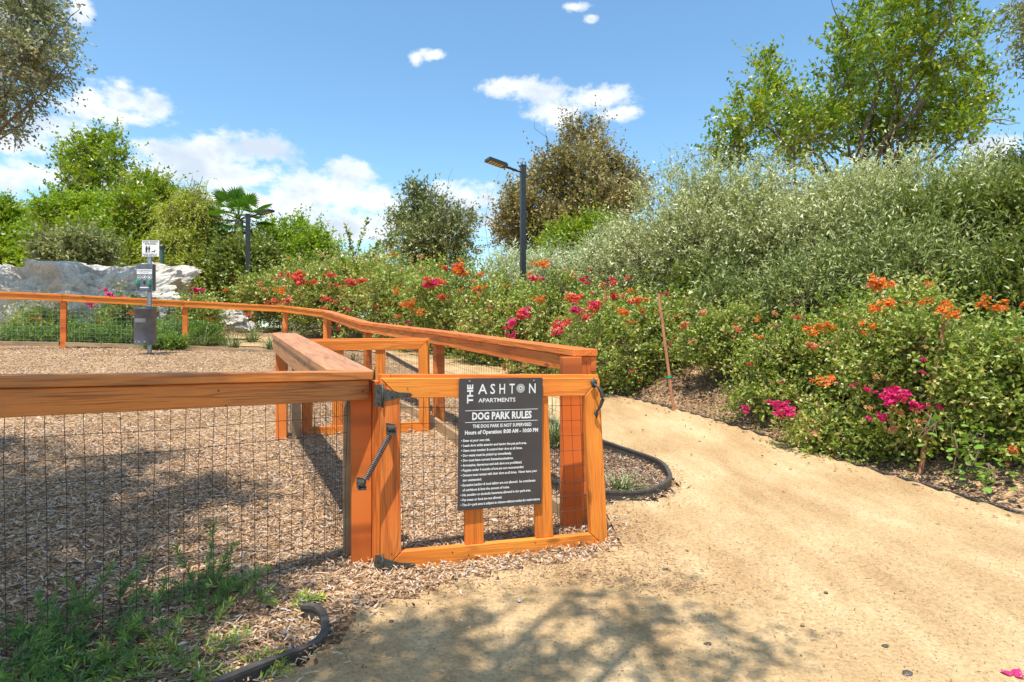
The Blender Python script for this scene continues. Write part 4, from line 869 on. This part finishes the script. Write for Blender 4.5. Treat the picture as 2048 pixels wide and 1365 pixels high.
# large heart-shaped leaves, each a part of the nearest bush
lm=MB(); hs=[(0,0),(.35,-.12),(.55,.2),(.42,.55),(0,1.05),(-.42,.55),(-.55,.2),(-.35,-.12)]
lm.add([(x,y,-abs(x)*.25+.02) for x,y in hs]+[(0,.3,.06)],[(i,(i+1)%8,8) for i in range(8)],.72); lme=lm.mesh('leaf'); lme.materials.append(leafmat('heart_leaf',[(0,(.10,.24,.03)),(1,(.26,.44,.07))],.35,.35,.5))
rr=random.Random(12)
for cx,cy,sx,sy,n,D in [(1940,905,28,38,46,3.95),(1880,850,30,26,22,4.1),(1975,945,26,18,20,3.85),(1700,880,35,25,14,4.75),(1820,880,40,25,16,4.4)]:
    root=ROOTS[0] if cx>1850 else ROOTS[1]
    for _ in range(n):
        P=px(rr.gauss(cx,sx),rr.gauss(cy,sy),D+rr.uniform(-.15,.2)); P.z=max(P.z,gz(P.x,P.y)+.03)
        o=bpy.data.objects.new('leaf',lme); link(o,root); o.location=P-root.location; s=rr.uniform(.03,.055); o.scale=(s,s,s); o.rotation_euler=(rr.uniform(-1.2,.5)+.5,rr.uniform(-.6,.6),rr.uniform(2.2,4.1))
    st=MB()
    for _ in range(5):
        a=px(cx+rr.gauss(0,sx*.6),cy-sy,D+.1); b=px(cx+rr.gauss(0,sx*.8),cy+sy,D); st.tube([a,a.lerp(b,.5)+Vector((0,-.04,.03)),b],[.004,.003,.002],4)
    st.obj('stems',M_TWIG,root)
# silver-leaved shrubs higher on the bank
GSV='silver leaved shrubs on the bank'
for i,(a,D,hw,ty,n,m,lab,kw) in enumerate([
 (1985,6.6,1.0,385,6500,G_OLIV,'dark olive shrub at the right edge of the photo above the flowers',dict(L=.06,W=.025)),
 (1755,7.6,1.2,368,7500,G_SILV,'tall silver leaved shrub below the right part of the green tree',{}),
 (1610,8.6,1.45,362,7500,G_SILV,'broad silver leaved shrub below the middle of the green tree',{}),
 (1440,9.8,1.35,372,6500,G_SILV,'silver leaved shrub below the left part of the green tree',{}),
 (1320,11.6,1.25,425,5500,G_SILV,'silver leaved shrub at the left end of the tall group, its shoots against the sky',{}),
 (1235,14.5,1.5,480,4200,G_SILV2,'pale silver shrub right of the dark lamp pole, in front of the brown tree',dict(L=.09,W=.022)),
 (1090,17,1.6,490,3600,G_SILV2,'palest low silver shrub directly behind the lamp pole',dict(L=.10,W=.024)),
 (1700,6.6,1.1,520,5500,G_SOLV,'low silver shrub just behind the big orange flower sprays',{}),
 (1500,8.2,1.2,520,5000,G_SOLV,'lower silver and olive shrub in the shade above the thin stake',{}),
 (1380,9.4,1.0,540,3500,G_OLIV,'dark green shrub above the tall thin stake',dict(L=.06,W=.028)),
 (2040,5.6,.7,560,3200,G_OLIV,'green shrub at the right edge below the dark olive shrub',dict(L=.055,W=.024))]):
    kk=dict(tl=.24,k=10,L=.064,W=.019,up=.7,spread=.75,nb=20,leafname='foliage',bare=12,bare_r=.006,cull=.8,shell=.15,inner=.3,sr=.004,fold=.3,clump=.22); kk.update(kw)
    shrub(a,D,hw,ty,'shrub',lab,'shrub',m,n,200+i,GSV,**kk)
shrub(2035,7.6,1.15,350,'hedge','green and yellow clipped hedge at the top right in front of the roof','hedge',G_OLIV,6000,230,tl=.2,k=9,L=.05,W=.022,nb=18,leafname='foliage',shell=.4)
shrub(1165,17.5,1.1,440,'shrub','bright emerald green shrub in front of the brown tree','shrub',G_EMER,2200,231,tl=.3,k=8,L=.10,W=.05,nb=12,leafname='foliage')
# trees
def tree(pc,py_,D,rx,ry,rz,name,label,mat,ntw,seed,nb=26,br=.5,trunk=.16,group=None,fork=.4,base=None,bare=0,bottom=-1,**kw):
    c=px(pc,py_,D); r=np.random.default_rng(seed); b=(c.x,D,gz(c.x,D)) if base is None else base
    bl=make_blobs(tuple(c),(rx,ry,rz),nb,br,r,bottom); return plant(name,label,'tree',b,bl,ntw,mat,seed,group,trunk=trunk,fork=fork,bare=bare,**kw)
def tree_px(pts,D,name,label,mat,ntw,seed,base,trunk,fork=.4,dy=1.2,group=None,bare=0,**kw):
    """crown built of clumps seen at photo points (x, y, radius in pixels)"""
    r=np.random.default_rng(seed); bl=[]
    for x,y,q in pts:
        d=D+r.uniform(-dy,dy); c=px(x,y,d); s=q*D/FX; bl.append((c.x,d,c.z,s,s*1.0,s*.85))
    return plant(name,label,'tree',base,bl,ntw,mat,seed,group,trunk=trunk,fork=fork,bare=bare,**kw)
X=px(1730,0,13).x
pts=[(1470,285,38),(1500,230,42),(1540,185,36),(1560,250,50),(1530,130,26),(1600,225,34),(1640,260,50),(1680,160,38),(1700,90,42),(1690,220,50),(1740,40,40),(1760,130,52),(1760,210,55),(1740,280,55),(1800,20,42),(1830,90,52),(1840,170,52),(1830,250,55),(1880,30,45),(1900,120,42),(1910,200,40),(1910,270,40),(1950,60,28),(1960,150,26),(1980,210,28),(1940,235,30),(1860,-30,40),(1780,-40,40),(1460,310,40),(1600,300,50)]
tree_px(pts,13,'broadleaf_tree','large airy green tree with many ascending branches at the top right',G_EMER,3500,301,(X,13,gz(X,13)),.14,.30,1.6,None,34,tl=.30,k=9,L=.095,W=.046,up=.8,spread=.8,shell=.1,inner=0,sr=.0035,clump=.30)
r_=np.random.default_rng(4)
pts=[(1145,255,16),(1190,255,14),(1150,290,26),(1195,300,24),(1110,330,34),(1165,340,42),(1220,340,34),(1260,370,30),(1080,370,36),(1130,390,48),(1190,400,48),(1240,410,40),(1270,400,26),(1040,400,32),(1060,440,40),(1110,450,46),(1020,440,26),(1010,475,26),(1160,450,40),(1215,450,36),(1060,490,40)]
tree_px(pts,22,'half_dry_tree','brown leaved half dry tree behind the tall lamp pole',G_BRWN,5400,302,(px(1145,0,22).x,22,gz(px(1145,0,22).x,22)),.22,.35,1.2,None,24,tl=.4,k=8,L=.11,W=.062,up=.8,spread=.8,shell=.1,inner=0,sr=.005,clump=.55)
pts=[(825,385,18),(850,395,18),(840,425,32),(880,430,34),(815,450,32),(860,470,42),(905,470,36),(930,440,20),(795,490,26),(830,510,34),(890,515,40),(930,500,24),(790,440,14),(860,545,40)]
tree_px(pts,25,'grey_leafed_tree','smaller grey green tree left of the lamp pole with sky around it',G_GREY,2700,303,(px(862,0,25).x,25,gz(px(862,0,25).x,25)),.16,.35,1.0,None,10,tl=.4,k=8,L=.12,W=.065,up=.5,spread=.8,shell=.1,inner=0,sr=.005,clump=.15)
pts=[(150,330,26),(130,310,18),(175,300,30),(210,290,28),(225,320,28),(190,340,30),(235,360,20),(160,360,28),(205,375,30),(120,330,14),(140,385,26)]
tree_px(pts,33,'broadleaf_tree','blue green tree standing tallest above the row behind the boulders',G_EMER,850,304,(px(185,0,33).x,33,gz(px(185,0,33).x,33)),.2,.5,1.5,None,0,tl=.5,k=9,L=.20,W=.10,up=.4,spread=.8,shell=.1,inner=0,sr=.012,clump=.05)
GT='trees behind the boulders'
for i,(pts,D,mat,lab,ux) in enumerate([
 ([(-30,420,45),(20,430,50),(10,395,26),(50,470,55),(0,500,50),(-50,480,60),(30,540,50),(90,430,40)],30,G_LIME,'bright green tree at the left edge behind the boulders',0),
 ([(100,400,36),(140,400,45),(190,400,42),(120,450,55),(180,450,55),(80,470,45),(150,500,60),(210,490,50),(230,400,36),(240,440,45),(95,520,50)],28,G_LIME,'broad bright green tree in the middle of the row behind the boulders',0),
 ([(290,350,28),(315,360,26),(300,390,40),(270,400,40),(320,420,36),(280,450,50),(290,500,50),(250,480,50),(340,370,18),(300,540,50)],26,G_EMER,'darker green tree between the bright one and the yellow pepper tree',1),
 ([(385,370,24),(400,400,34),(370,420,38),(345,400,26),(410,440,34),(380,470,42),(345,470,34),(415,490,32),(370,520,44),(400,550,40),(345,550,34),(360,600,40),(420,590,34)],22,G_PEPP,'yellow green pepper tree with drooping foliage left of the palm',2)]):
    pts=[(x,y+22,q*.85) for x,y,q in pts]; kw=dict(tl=.32,k=9,L=.15,W=.07,up=.3,spread=.8) if ux==0 else dict(tl=.45,k=9,L=.15,W=.06,up=.3,spread=.8) if ux==1 else dict(tl=.7,k=13,L=.13,W=.035,up=-.2,droop=.8,spread=.5)
    cx=sum(p[0] for p in pts)/len(pts)
    tree_px(pts,D,'broadleaf_tree' if ux<2 else 'pepper_tree',lab,mat,4200,310+i,(px(cx,0,D).x,D,gz(px(cx,0,D).x,D)),.25,.4,1.5,GT,0,shell=.25,inner=.0,sr=.01,clump=.35,**kw)
for i,(pts,D,mat,lab) in enumerate([
 ([(540,480,36),(570,475,30),(600,470,32),(630,485,30),(560,520,46),(610,520,45),(655,515,32),(530,540,40),(580,560,50),(640,560,45)],23,G_LIME,'yellow green bush between the palm and the tall thin shoots'),
 ([(450,520,32),(480,512,30),(505,515,28),(470,550,36),(440,570,40),(500,560,38),(520,510,30),(480,590,40),(420,610,30)],21,G_OLIV,'darker olive bush at the foot of the palm'),
 ([(160,495,26),(120,500,26),(200,505,22),(90,510,20),(180,520,26)],18.5,G_GREY,'grey green shrub peeping over the top of the boulders'),
 ([(700,560,36),(740,550,30),(690,590,36)],21,G_BOUG,'thin yellow green bush under the tall leafy shoots')]):
    cx=sum(p[0] for p in pts)/len(pts); r=np.random.default_rng(330+i); bl=[]
    for x,y,q in pts:
        d=D+r.uniform(-.6,.6); c=px(x,y,d); s=q*D/FX; bl.append((c.x,d,c.z,s,s,s*.9))
    b=px(cx,0,D); plant('bush',lab,'bush',(b.x,D,gz(b.x,D)),bl,3000 if i<2 else 1300,mat,330+i,'bushes behind the dog park',trunk=0,mb=M_TWIG,leafname='foliage',tl=.35,k=8,L=.13,W=.055,up=.5,shell=.2,inner=0)
# overhanging trees at the frame edges
pts=[(-40,40,60),(20,20,60),(60,60,55),(90,30,40),(30,110,60),(90,110,45),(60,160,50),(10,190,55),(110,70,34),(110,150,24),(-40,130,60),(0,240,34),(70,5,50),(-60,200,60),(30,255,18)]
tree_px(pts,12.5,'eucalyptus_tree','grey brown leaved tree overhanging the top left corner',G_EUCA,2000,341,(-14.6,12.9,gz(-14.6,12.9)),.16,.5,.9,None,16,tl=.3,k=8,L=.085,W=.040,up=-.1,droop=.3,spread=.9,shell=.1,inner=0,sr=.004,clump=.2)
pts=[(2050,15,26),(2075,50,30),(2060,80,22),(2110,10,50),(2130,80,60),(2035,5,16)]
tree_px(pts,7,'eucalyptus_tree','dark leafy branch tips reaching in at the top right corner',G_GREY,420,342,(8.6,7.4,gz(8.6,7.4)),.16,.6,.6,None,3,tl=.18,k=8,L=.06,W=.024,up=-.2,droop=.4,spread=.8,shell=.1,inner=0,sr=.003)
# shade tree over the camera: clumps stand where their shadows fall in the photo
def above(gx,gy,h): return (gx-SDX*h,gy-SDY*h,h)
bl=[]; r=np.random.default_rng(8)
for gx,gy,s,h in [(-2.9,3.6,.5,6.2),(-2.2,3.75,.42,6.6),(-1.75,3.75,.30,6.0),(-2.5,3.2,.5,7.0),(-1.9,3.15,.36,6.4),(-3.4,3.0,.6,6.6),(-2.0,2.65,.38,6.2),(-2.7,2.5,.5,7.2),(-1.55,2.75,.22,6.0),(-1.32,2.35,.30,5.8),(-1.7,1.9,.3,5.8),(-1.12,2.5,.14,5.6),(-2.2,2.3,.4,6.2),(-1.75,2.45,.28,5.8),(-1.0,1.95,.2,5.4),(-2.9,3.0,.4,6.4),(-.75,1.7,.2,5.2),(.75,2.0,.1,5.2),(.55,1.6,.14,5.2),(-2.6,2.9,.4,6.2),(-1.6,2.1,.36,5.8),(-2.2,1.9,.5,6.4),(-1.25,1.7,.30,5.6),(-3.0,1.6,.6,6.8),
  (-.45,2.0,.22,5.4),(-.15,2.15,.20,5.8),(-.05,1.85,.16,5.6),(.45,2.2,.11,5.6),(.25,2.35,.10,5.6),(-.3,1.7,.18,5.4),(.15,1.95,.10,5.0),(-3.9,4.2,.6,6.6),(-4.6,3.4,.8,7),(-.9,1.3,.3,5.8),(0,1.1,.45,6),(.42,1.82,.09,5.2),(.62,2.30,.07,5.2),(1.2,.6,.5,6.4),(-2.6,4.3,.28,6.4)]:
    bl.append((*above(gx,gy,h),s*1.15,s*.75,s*.5))
plant('shade_tree','tall tree behind the camera whose leaves cast the dappled shade on the mulch','tree',(-3.4,-2.2,gz(-3.4,-2.2)),bl,6500,G_GREY,350,None,trunk=.2,fork=.5,tl=.22,k=8,tri=True,L=.065,W=.03,up=0,droop=.2,spread=.9,shell=.05,inner=0,sr=.003,clump=.5)
# shade over the boulders: the tree row left of them
bl=[(*above(gx,gy,h),s,s,s*.6) for gx,gy,s,h in [(-12.8,14.8,.9,7),(-11.3,14.6,.55,7.5),(-14.2,15.2,.9,7.4)]]
plant('shade_tree','tall tree outside the left edge that shades the left boulder','tree',(-15.5,11.5,gz(-15.5,11.5)),bl,1500,G_GREY,351,None,trunk=.25,fork=.6,tl=.3,k=8,L=.09,W=.04,shell=.1,inner=0,sr=.004,clump=.5)
# tall thin shoots
t=thing('tall_shoots',(px(725,0,16).x,16,gz(px(725,0,16).x,16)),'long thin leafy shoots rising against the sky left of the grey leafed tree','climbing shoots')
g=MB(); s_m=MB(); r=np.random.default_rng(61)
for pts in [[(715,560),(712,520),(722,480),(738,435)],[(712,560),(705,510),(700,480),(692,455)],[(735,560),(745,525),(752,500),(760,485)],[(700,560),(690,540),(683,520)]]:
    P=np.array([px(x,y,16)[:] for x,y in pts]); P=np.stack([np.interp(np.linspace(0,len(P)-1,26),range(len(P)),P[:,k]) for k in range(3)],1)
    s_m.tube(P,np.linspace(.012,.004,26),4); P3=np.repeat(P,3,0)+r.normal(size=(78,3))*.02
    add_leaves(g,P3,unit(r.normal(size=(78,3))+[0,0,.2]),.12,.07,r.random(78),r)
s_m.obj('stems',M_TWIG,t); g.obj('foliage',G_EMER,t)
# palm
D=22; bpos=px(478,0,D); X=bpos.x; zc=px(478,440,D).z; zg=gz(X,D)
t=thing('fan_palm',(X,D,zg),'fan palm with a dry brown skirt behind the lamp post','palm tree')
g=MB(); zz=np.linspace(zg-.2,zc,14); g.tube([(X,D,z) for z in zz],[.13+.015*(i%2) for i in range(14)],10); g.obj('trunk',M_BARK,t)
def frond(az,el,L,mat,parent,nm,r,wf=1.):
    d=np.array([math.cos(az)*math.cos(el),math.sin(az)*math.cos(el),math.sin(el)]); g=MB(); o=np.array([X,D,zc]); tip=o+d*L*.5; g.tube([o,tip],[.02,.012],3,.3)
    side=np.array([-math.sin(az),math.cos(az),0]); upv=np.cross(d,side); n=19
    for i in range(n):
        a=(i/(n-1)-.5)*3.3; bd=d*math.cos(a)+side*math.sin(a); l=L*.42*(1-.25*abs(a)/1.7)*wf
        m=tip+bd*l*.55; e=tip+bd*l+np.array([0,0,-.18*l]); w=unit(np.cross(bd,upv))*.036
        g.add([tip,m+w-upv*.01,e,m-w-upv*.01],[(0,1,2),(0,2,3)],r.random()*.6+.2)
    g.obj(nm,mat,parent)
r=np.random.default_rng(71)
for i in range(24):
    az=i*2.4; el=1.5-2.0*(i/23)**.85+r.normal()*.1; frond(az,el,1.5*(1+r.normal()*.08),G_PALM,t,'frond',r)
for i in range(10): frond(i*2.4,-1.25-r.random()*.25,.62,G_PALD,t,'dry_frond',r,.8)
# small front ground cover and grasses
def covers(pos,label,r,mat,n,rad,h,group,name='ground_cover_plant',L=.05,W=.014,cat='low plant'):
    x,y=pos; z=gz(x,y); bl=[(x+r.uniform(-rad,rad)*.7,y+r.uniform(-.5,.5)*rad*.7,z+h*r.uniform(.25,.6),rad*.45,rad*.4,h*.45) for _ in range(9)]
    plant(name,label,cat,(x,y,z),bl,n,mat,int(r.integers(1e6)),group,trunk=0,mb=M_TWIG,leafname='foliage',tl=.12,k=9,L=L,W=W,up=1.,shell=.1,inner=0,sr=.002)
r=np.random.default_rng(81)
for x,D,rad,h,lab in [(175,12.6,.8,.42,'low green plant left of the second fence post behind the fence'),(250,12.3,.8,.45,'low green plant behind the bin, on its left'),(345,12.2,.55,.55,'low green plant between the bin and the fence post'),(60,12.3,.8,.35,'low green plant at the far left behind the wire fence'),(410,13.3,.7,.5,'low green plant right of the middle fence post'),(205,11.4,.5,.25,'small green plant growing forward under the fence'),(325,11.0,.35,.22,'small green tuft right beside the bin')]:
    covers((px(x,0,D).x,D),lab,r,G_COVR,1100,rad,h,'low green plants behind the back fence')
def grass(x,y,n,L,label,seed,mat=G_GRAS,w=.006,group='strappy grass clumps',lean=.5):
    r=np.random.default_rng(seed); z=gz(x,y); g=MB(); k=6
    for _ in range(n):
        az=r.random()*6.28; el=r.uniform(.35,1.45); l=L*r.uniform(.6,1.1); b=np.array([x+r.normal()*.04,y+r.normal()*.04,z]); d=np.array([math.cos(az),math.sin(az)]); P=[]
        for i in range(k):
            t=i/(k-1); P.append(b+np.array([d[0]*math.cos(el)*l*t*(1+.3*t),d[1]*math.cos(el)*l*t*(1+.3*t),math.sin(el)*l*t-lean*l*t*t*.75]))
        P=np.array(P); s=np.array([-d[1],d[0],0]); V=np.concatenate([P+s*(w*(1-np.linspace(0,1,k))[:,None]+.0008),P-s*(w*(1-np.linspace(0,1,k))[:,None]+.0008)])
        g.add(V,[(i,i+1,k+i+1,k+i) for i in range(k-1)],r.random())
    o=g.obj('grass_clump',mat); tag(o,label,'grass clump',group)
for i,(x,D,n,L,lab) in enumerate([(1120,5.0,210,.46,'grass clump in the mulch bed seen behind the rules sign'),(1075,5.6,160,.48,'grass clump behind the sign, farther from the bed edge'),(1250,3.85,70,.28,'dry grass clump peeping out right of the near gate'),(700,9.2,110,.62,'grass clump between the back gate balusters'),(805,7.6,80,.36,'small grass clump at the foot of the fence behind the back gate'),(745,8.6,80,.5,'grass clump beside the path behind the back gate'),
  (405,12.9,70,.95,'tall spiky grass clump right of the middle fence post'),(465,12.6,60,.7,'spiky grass clump at the start of the far path'),(540,12.5,60,.6,'spiky grass clump just left of the fence cap end'),(505,14.5,110,.8,'soft green grass clump beside the far lamp foot'),(580,14.5,90,.8,'soft green grass clump behind the far fence bend'),(385,12.4,45,.6,'arching grass clump leaning on the wire fence')]):
    X=(x-CX)/FX*D; grass(X,D,n,L,lab,500+i,w=.005 if D<7 else .009)
# trailing needle-leaved plants, bottom left
def sprig(g,sm,P,D,L,r,k=46,nl=.028,tone=.5,arch=.5):
    D=np.array(D,float); D/=np.linalg.norm(D); t=np.linspace(0,1,14); d2=np.array([D[0],D[1],0]); Q=np.array(P)+np.outer(t*L,D)+np.outer(arch*L*t*t,d2*.5-np.array([0,0,.55]))
    Q+=np.cumsum(r.normal(size=(14,3))*L*.006,0); sm.tube(Q,np.linspace(.0035,.0012,14),4,.4)
    k=int(k*L/.3*2.4); tt=r.uniform(.12,1,k)**.85*13; i=np.minimum(tt.astype(int),12); f=(tt-i)[:,None]; C=Q[i]*(1-f)+Q[i+1]*f; T=unit(Q[i+1]-Q[i])
    o=unit(np.cross(T,r.normal(size=(k,3)))); LD=unit(T*.75+o*.8); add_leaves(g,C,LD,nl*np.exp(r.normal(0,.2,k)),.0048,np.clip(tone*.6+r.random(k)*.5+(tt/13)**3*.25-.1,0,1),r,.15)
def trailing(base,n,L,label,seed,tone=.4,spread=.12,up=(.3,1.0),dirs=None):
    r=np.random.default_rng(seed); x,y=base; t=thing('trailing_plant',(x,y,gz(x,y)),label,'trailing plant','needle leaved trailing plants'); g=MB(); sm=MB()
    for i in range(n):
        az=r.random()*6.28; el=r.uniform(*up); P=np.array([x+r.normal()*spread,y+r.normal()*spread*.8,0]); P[2]=gz(P[0],P[1])+.01
        sprig(g,sm,P,(math.cos(az)*math.cos(el),math.sin(az)*math.cos(el),math.sin(el)),L*r.uniform(.5,1.15),r,tone=tone)
    for (x0,y0,d0,x1,y1,d1,ar) in dirs or []:
        a=px(x0,y0,d0); b=px(x1,y1,d1); a.z=max(a.z,gz(a.x,a.y)); v=b-a; sprig(g,sm,a,v,v.length,r,k=60,tone=tone,arch=ar)
    sm.obj('stems',M_TWIG,t); g.obj('foliage',G_ROSE,t)
trailing((-1.50,1.98),62,.19,'dark green trailing plant in the bottom left corner',601,.15,.16,(.1,1.),[(130,1280,1.95,215,1110,2.0,.3),(230,1230,2.1,255,1095,2.15,.9),(180,1260,2,140,1140,2.05,.3)])
trailing((-1.14,2.32),30,.15,'upright trailing plant against the wire fence with a tall top shoot',602,.3,.09,(.3,1.2),[(415,1200,2.3,425,1040,2.35,.05),(420,1180,2.3,470,1085,2.35,.1),(400,1200,2.3,355,1085,2.35,.1),(470,1210,2.3,535,1130,2.3,.1),(400,1230,2.3,330,1150,2.35,.2)])
trailing((-1.02,1.86),48,.13,'light green trailing plant spreading over the chips near the edging',603,.75,.13,(.05,.8))
trailing((-1.25,1.78),48,.14,'mid green trailing plant at the bottom of the photo',604,.6,.13,(.1,.9))
trailing((-.80,2.30),12,.07,'tiny green sprig on the chips in front of the fence post',605,.8,.05,(.1,.7))
trailing((-1.36,1.72),36,.16,'blue green trailing plant low in the left corner',606,.3,.12,(.1,.9))
# bare root like sticks among them
# stakes
def stake(x0,y0,x1,y1,D,w,label):
    a=px(x1,y1,D); a.z=gz(a.x,a.y)-.1; b=px(x0,y0,D+.1); t=thing('plant_stake',tuple(a),label,'plant stake','wooden plant stakes'); g=MB(); k=D/FX
    P=[a.lerp(b,i/8)+Vector((random.uniform(-1,1),random.uniform(-1,1),0))*.004 for i in range(9)]; g.tube(P,[w*k/2]*9,7); g.obj('stake',M_STAKE,t)
    m=a.lerp(b,.35); g=MB(); g.tube([m-(b-a).normalized()*.012,m+(b-a).normalized()*.012],w*k*.75,8); g.obj('tie',M_TIE,t)
stake(1317,588,1350,815,6.4,6,'tall thin stake standing alone beside the path edging')
stake(1893,607,1836,790,4.30,10,'thick stake leaning left, topped by an orange flower')
stake(1210,580,1213,640,8.2,5,'stake tip among the coral red flowers')
# pebbles, leaves and a petal on the path
for x,y,s,lab in [(1110,1330,.009,0),(1415,1293,.010,'dark pebble on the sandy path, just right of the brown leaf'),(1815,1352,.012,'dark pebble near the bottom right, left of the magenta petals'),(1652,1102,.006,0),(1330,1140,.011,'dark pebble in the chips right of the gate'),(1652,1187,.007,'tiny grey pebble in the middle of the sandy path'),(1770,1296,.009,'brown pebble on the lower right of the path'),(782,1245,.007,'small dark pebble in front of the gate post')]:
    if not lab: continue
    for z in np.arange(1.5,6,.01):
        P=px(x,y,z)
        if P.z<=gz(P.x,P.y)+.02: break
    rr2=random.Random(x); bm=bmesh.new(); bmesh.ops.create_icosphere(bm,subdivisions=2,radius=s)
    for v in bm.verts: v.co*=1+mnoise.noise(v.co*90+Vector((x,0,0)))*.5; v.co.z*=.6; v.co.x*=1.3
    me=bpy.data.meshes.new('pebble'); bm.to_mesh(me); bm.free(); o=finish('pebble',me,M_BLACK); o.location=(P.x,P.y,gz(P.x,P.y)+.018+s*.4); tag(o,lab,'pebble','loose pebbles on the path')
def flat_leaf(x,y,n,s,mat,name,label,cat):
    for z in np.arange(1.5,6,.01):
        P=px(x,y,z)
        if P.z<=gz(P.x,P.y)+.02: break
    g=MB(); zz=gz(P.x,P.y)+.024
    for i in range(n):
        a=i*2.2+.6; u=Vector((math.cos(a),math.sin(a)*.8,0)); w=Vector((-u.y,u.x,0)); c=Vector((P.x,P.y,zz)); N=8
        pts=[c+u*s*(t)+w*s*.42*math.sin(math.pi*min(1,t*.95+.03))*sd+Vector((0,0,s*.25*abs(t-.4)+s*.12*(1-abs(sd)))) for sd in(-1,0,1) for t in np.linspace(0,1,6)]
        g.add(pts,[(j*6+i2,j*6+i2+1,(j+1)*6+i2+1,(j+1)*6+i2) for j in range(2) for i2 in range(5)],.6)
    o=g.obj(name,mat); tag(o,label,cat)
flat_leaf(2028,1352,3,.036,BR['magenta'],'fallen_petals','magenta fallen petals on the path at the bottom right corner','petals')
flat_leaf(1601,1256,1,.022,G_PALD,'fallen_leaf','single curled brown leaf on the sandy path','leaf')
r=np.random.default_rng(77); n=260; Xp=r.uniform(-1,3.6,n*6); Yp=r.uniform(3.3,10,n*6); dd=side_dist(Xp,Yp,ER); k=(dd>-.35)&(dd<.6)&(r.random(n*6)<np.exp(-np.abs(dd)*3)); Xp,Yp=Xp[k][:n],Yp[k][:n]
g=MB(); m_=len(Xp); add_leaves(g,np.stack([Xp,Yp,ground(Xp,Yp)+.028],-1),np.stack([r.normal(size=m_),r.normal(size=m_),r.normal(size=m_)*.25],-1),.024,.018,r.random(m_),r,.3); tag(g.obj('fallen_petal_litter',BR['salmon']),kind='stuff')
n=240; Xp=r.uniform(-1,3.2,n*6); Yp=r.uniform(1.8,10,n*6); dd=side_dist(Xp,Yp,ER); k=(dd>-1.6)&(dd<.8)&(r.random(n*6)<np.exp(-np.maximum(-dd,0)*3.0)); Xp,Yp=Xp[k][:n*2],Yp[k][:n*2]
g=MB(); m_=len(Xp); add_leaves(g,np.stack([Xp,Yp,ground(Xp,Yp)+.027],-1),np.stack([r.normal(size=m_),r.normal(size=m_),r.normal(size=m_)*.2],-1),.032,.02,r.random(m_),r,.35); tag(g.obj('dry_leaf_litter',G_BRWN),kind='stuff')
# roof among the trees at the right
D=26; t=thing('house',(px(2090,0,D).x,D+3,gz(px(2090,0,D).x,D+3)),'house almost hidden behind the hedge, only its dark roof edge showing','house')
x0=px(1992,0,D+8).x; x1=x0+9; zt=px(1990,306,D).z; zg=t.location.z
g=MB(); g.box(((x0+x1)/2+.6,D+4,(zt-.2+zg)/2),(x1-x0-1.2,6,zt-.2-zg)); g.obj('wall',plain('tan_stucco',(.40,.24,.14),.9),t)
g=MB(); g.prism([(x0,D,zt-.15),(x0,D+8,zt-.15),(x0,D+4,zt+.75)],(x1-x0,0,0)); g.obj('roof',plain('dark_roof',(.09,.07,.06),.8),t)
g=MB(); g.box(((x0+x1)/2,D+.985,zt-1.6),(1.4,.06,1.2)); w=g.obj('window',M_WHITE,t); g=MB(); g.box(((x0+x1)/2,D+.94,zt-1.6),(1.2,.02,1.0)); g.obj('pane',M_POLE,w)
print('OBJECTS',len(bpy.data.objects),'TRIS',sum(sum(len(p.vertices)-2 for p in m.polygons) for m in bpy.data.meshes if len(m.polygons)<3e6))
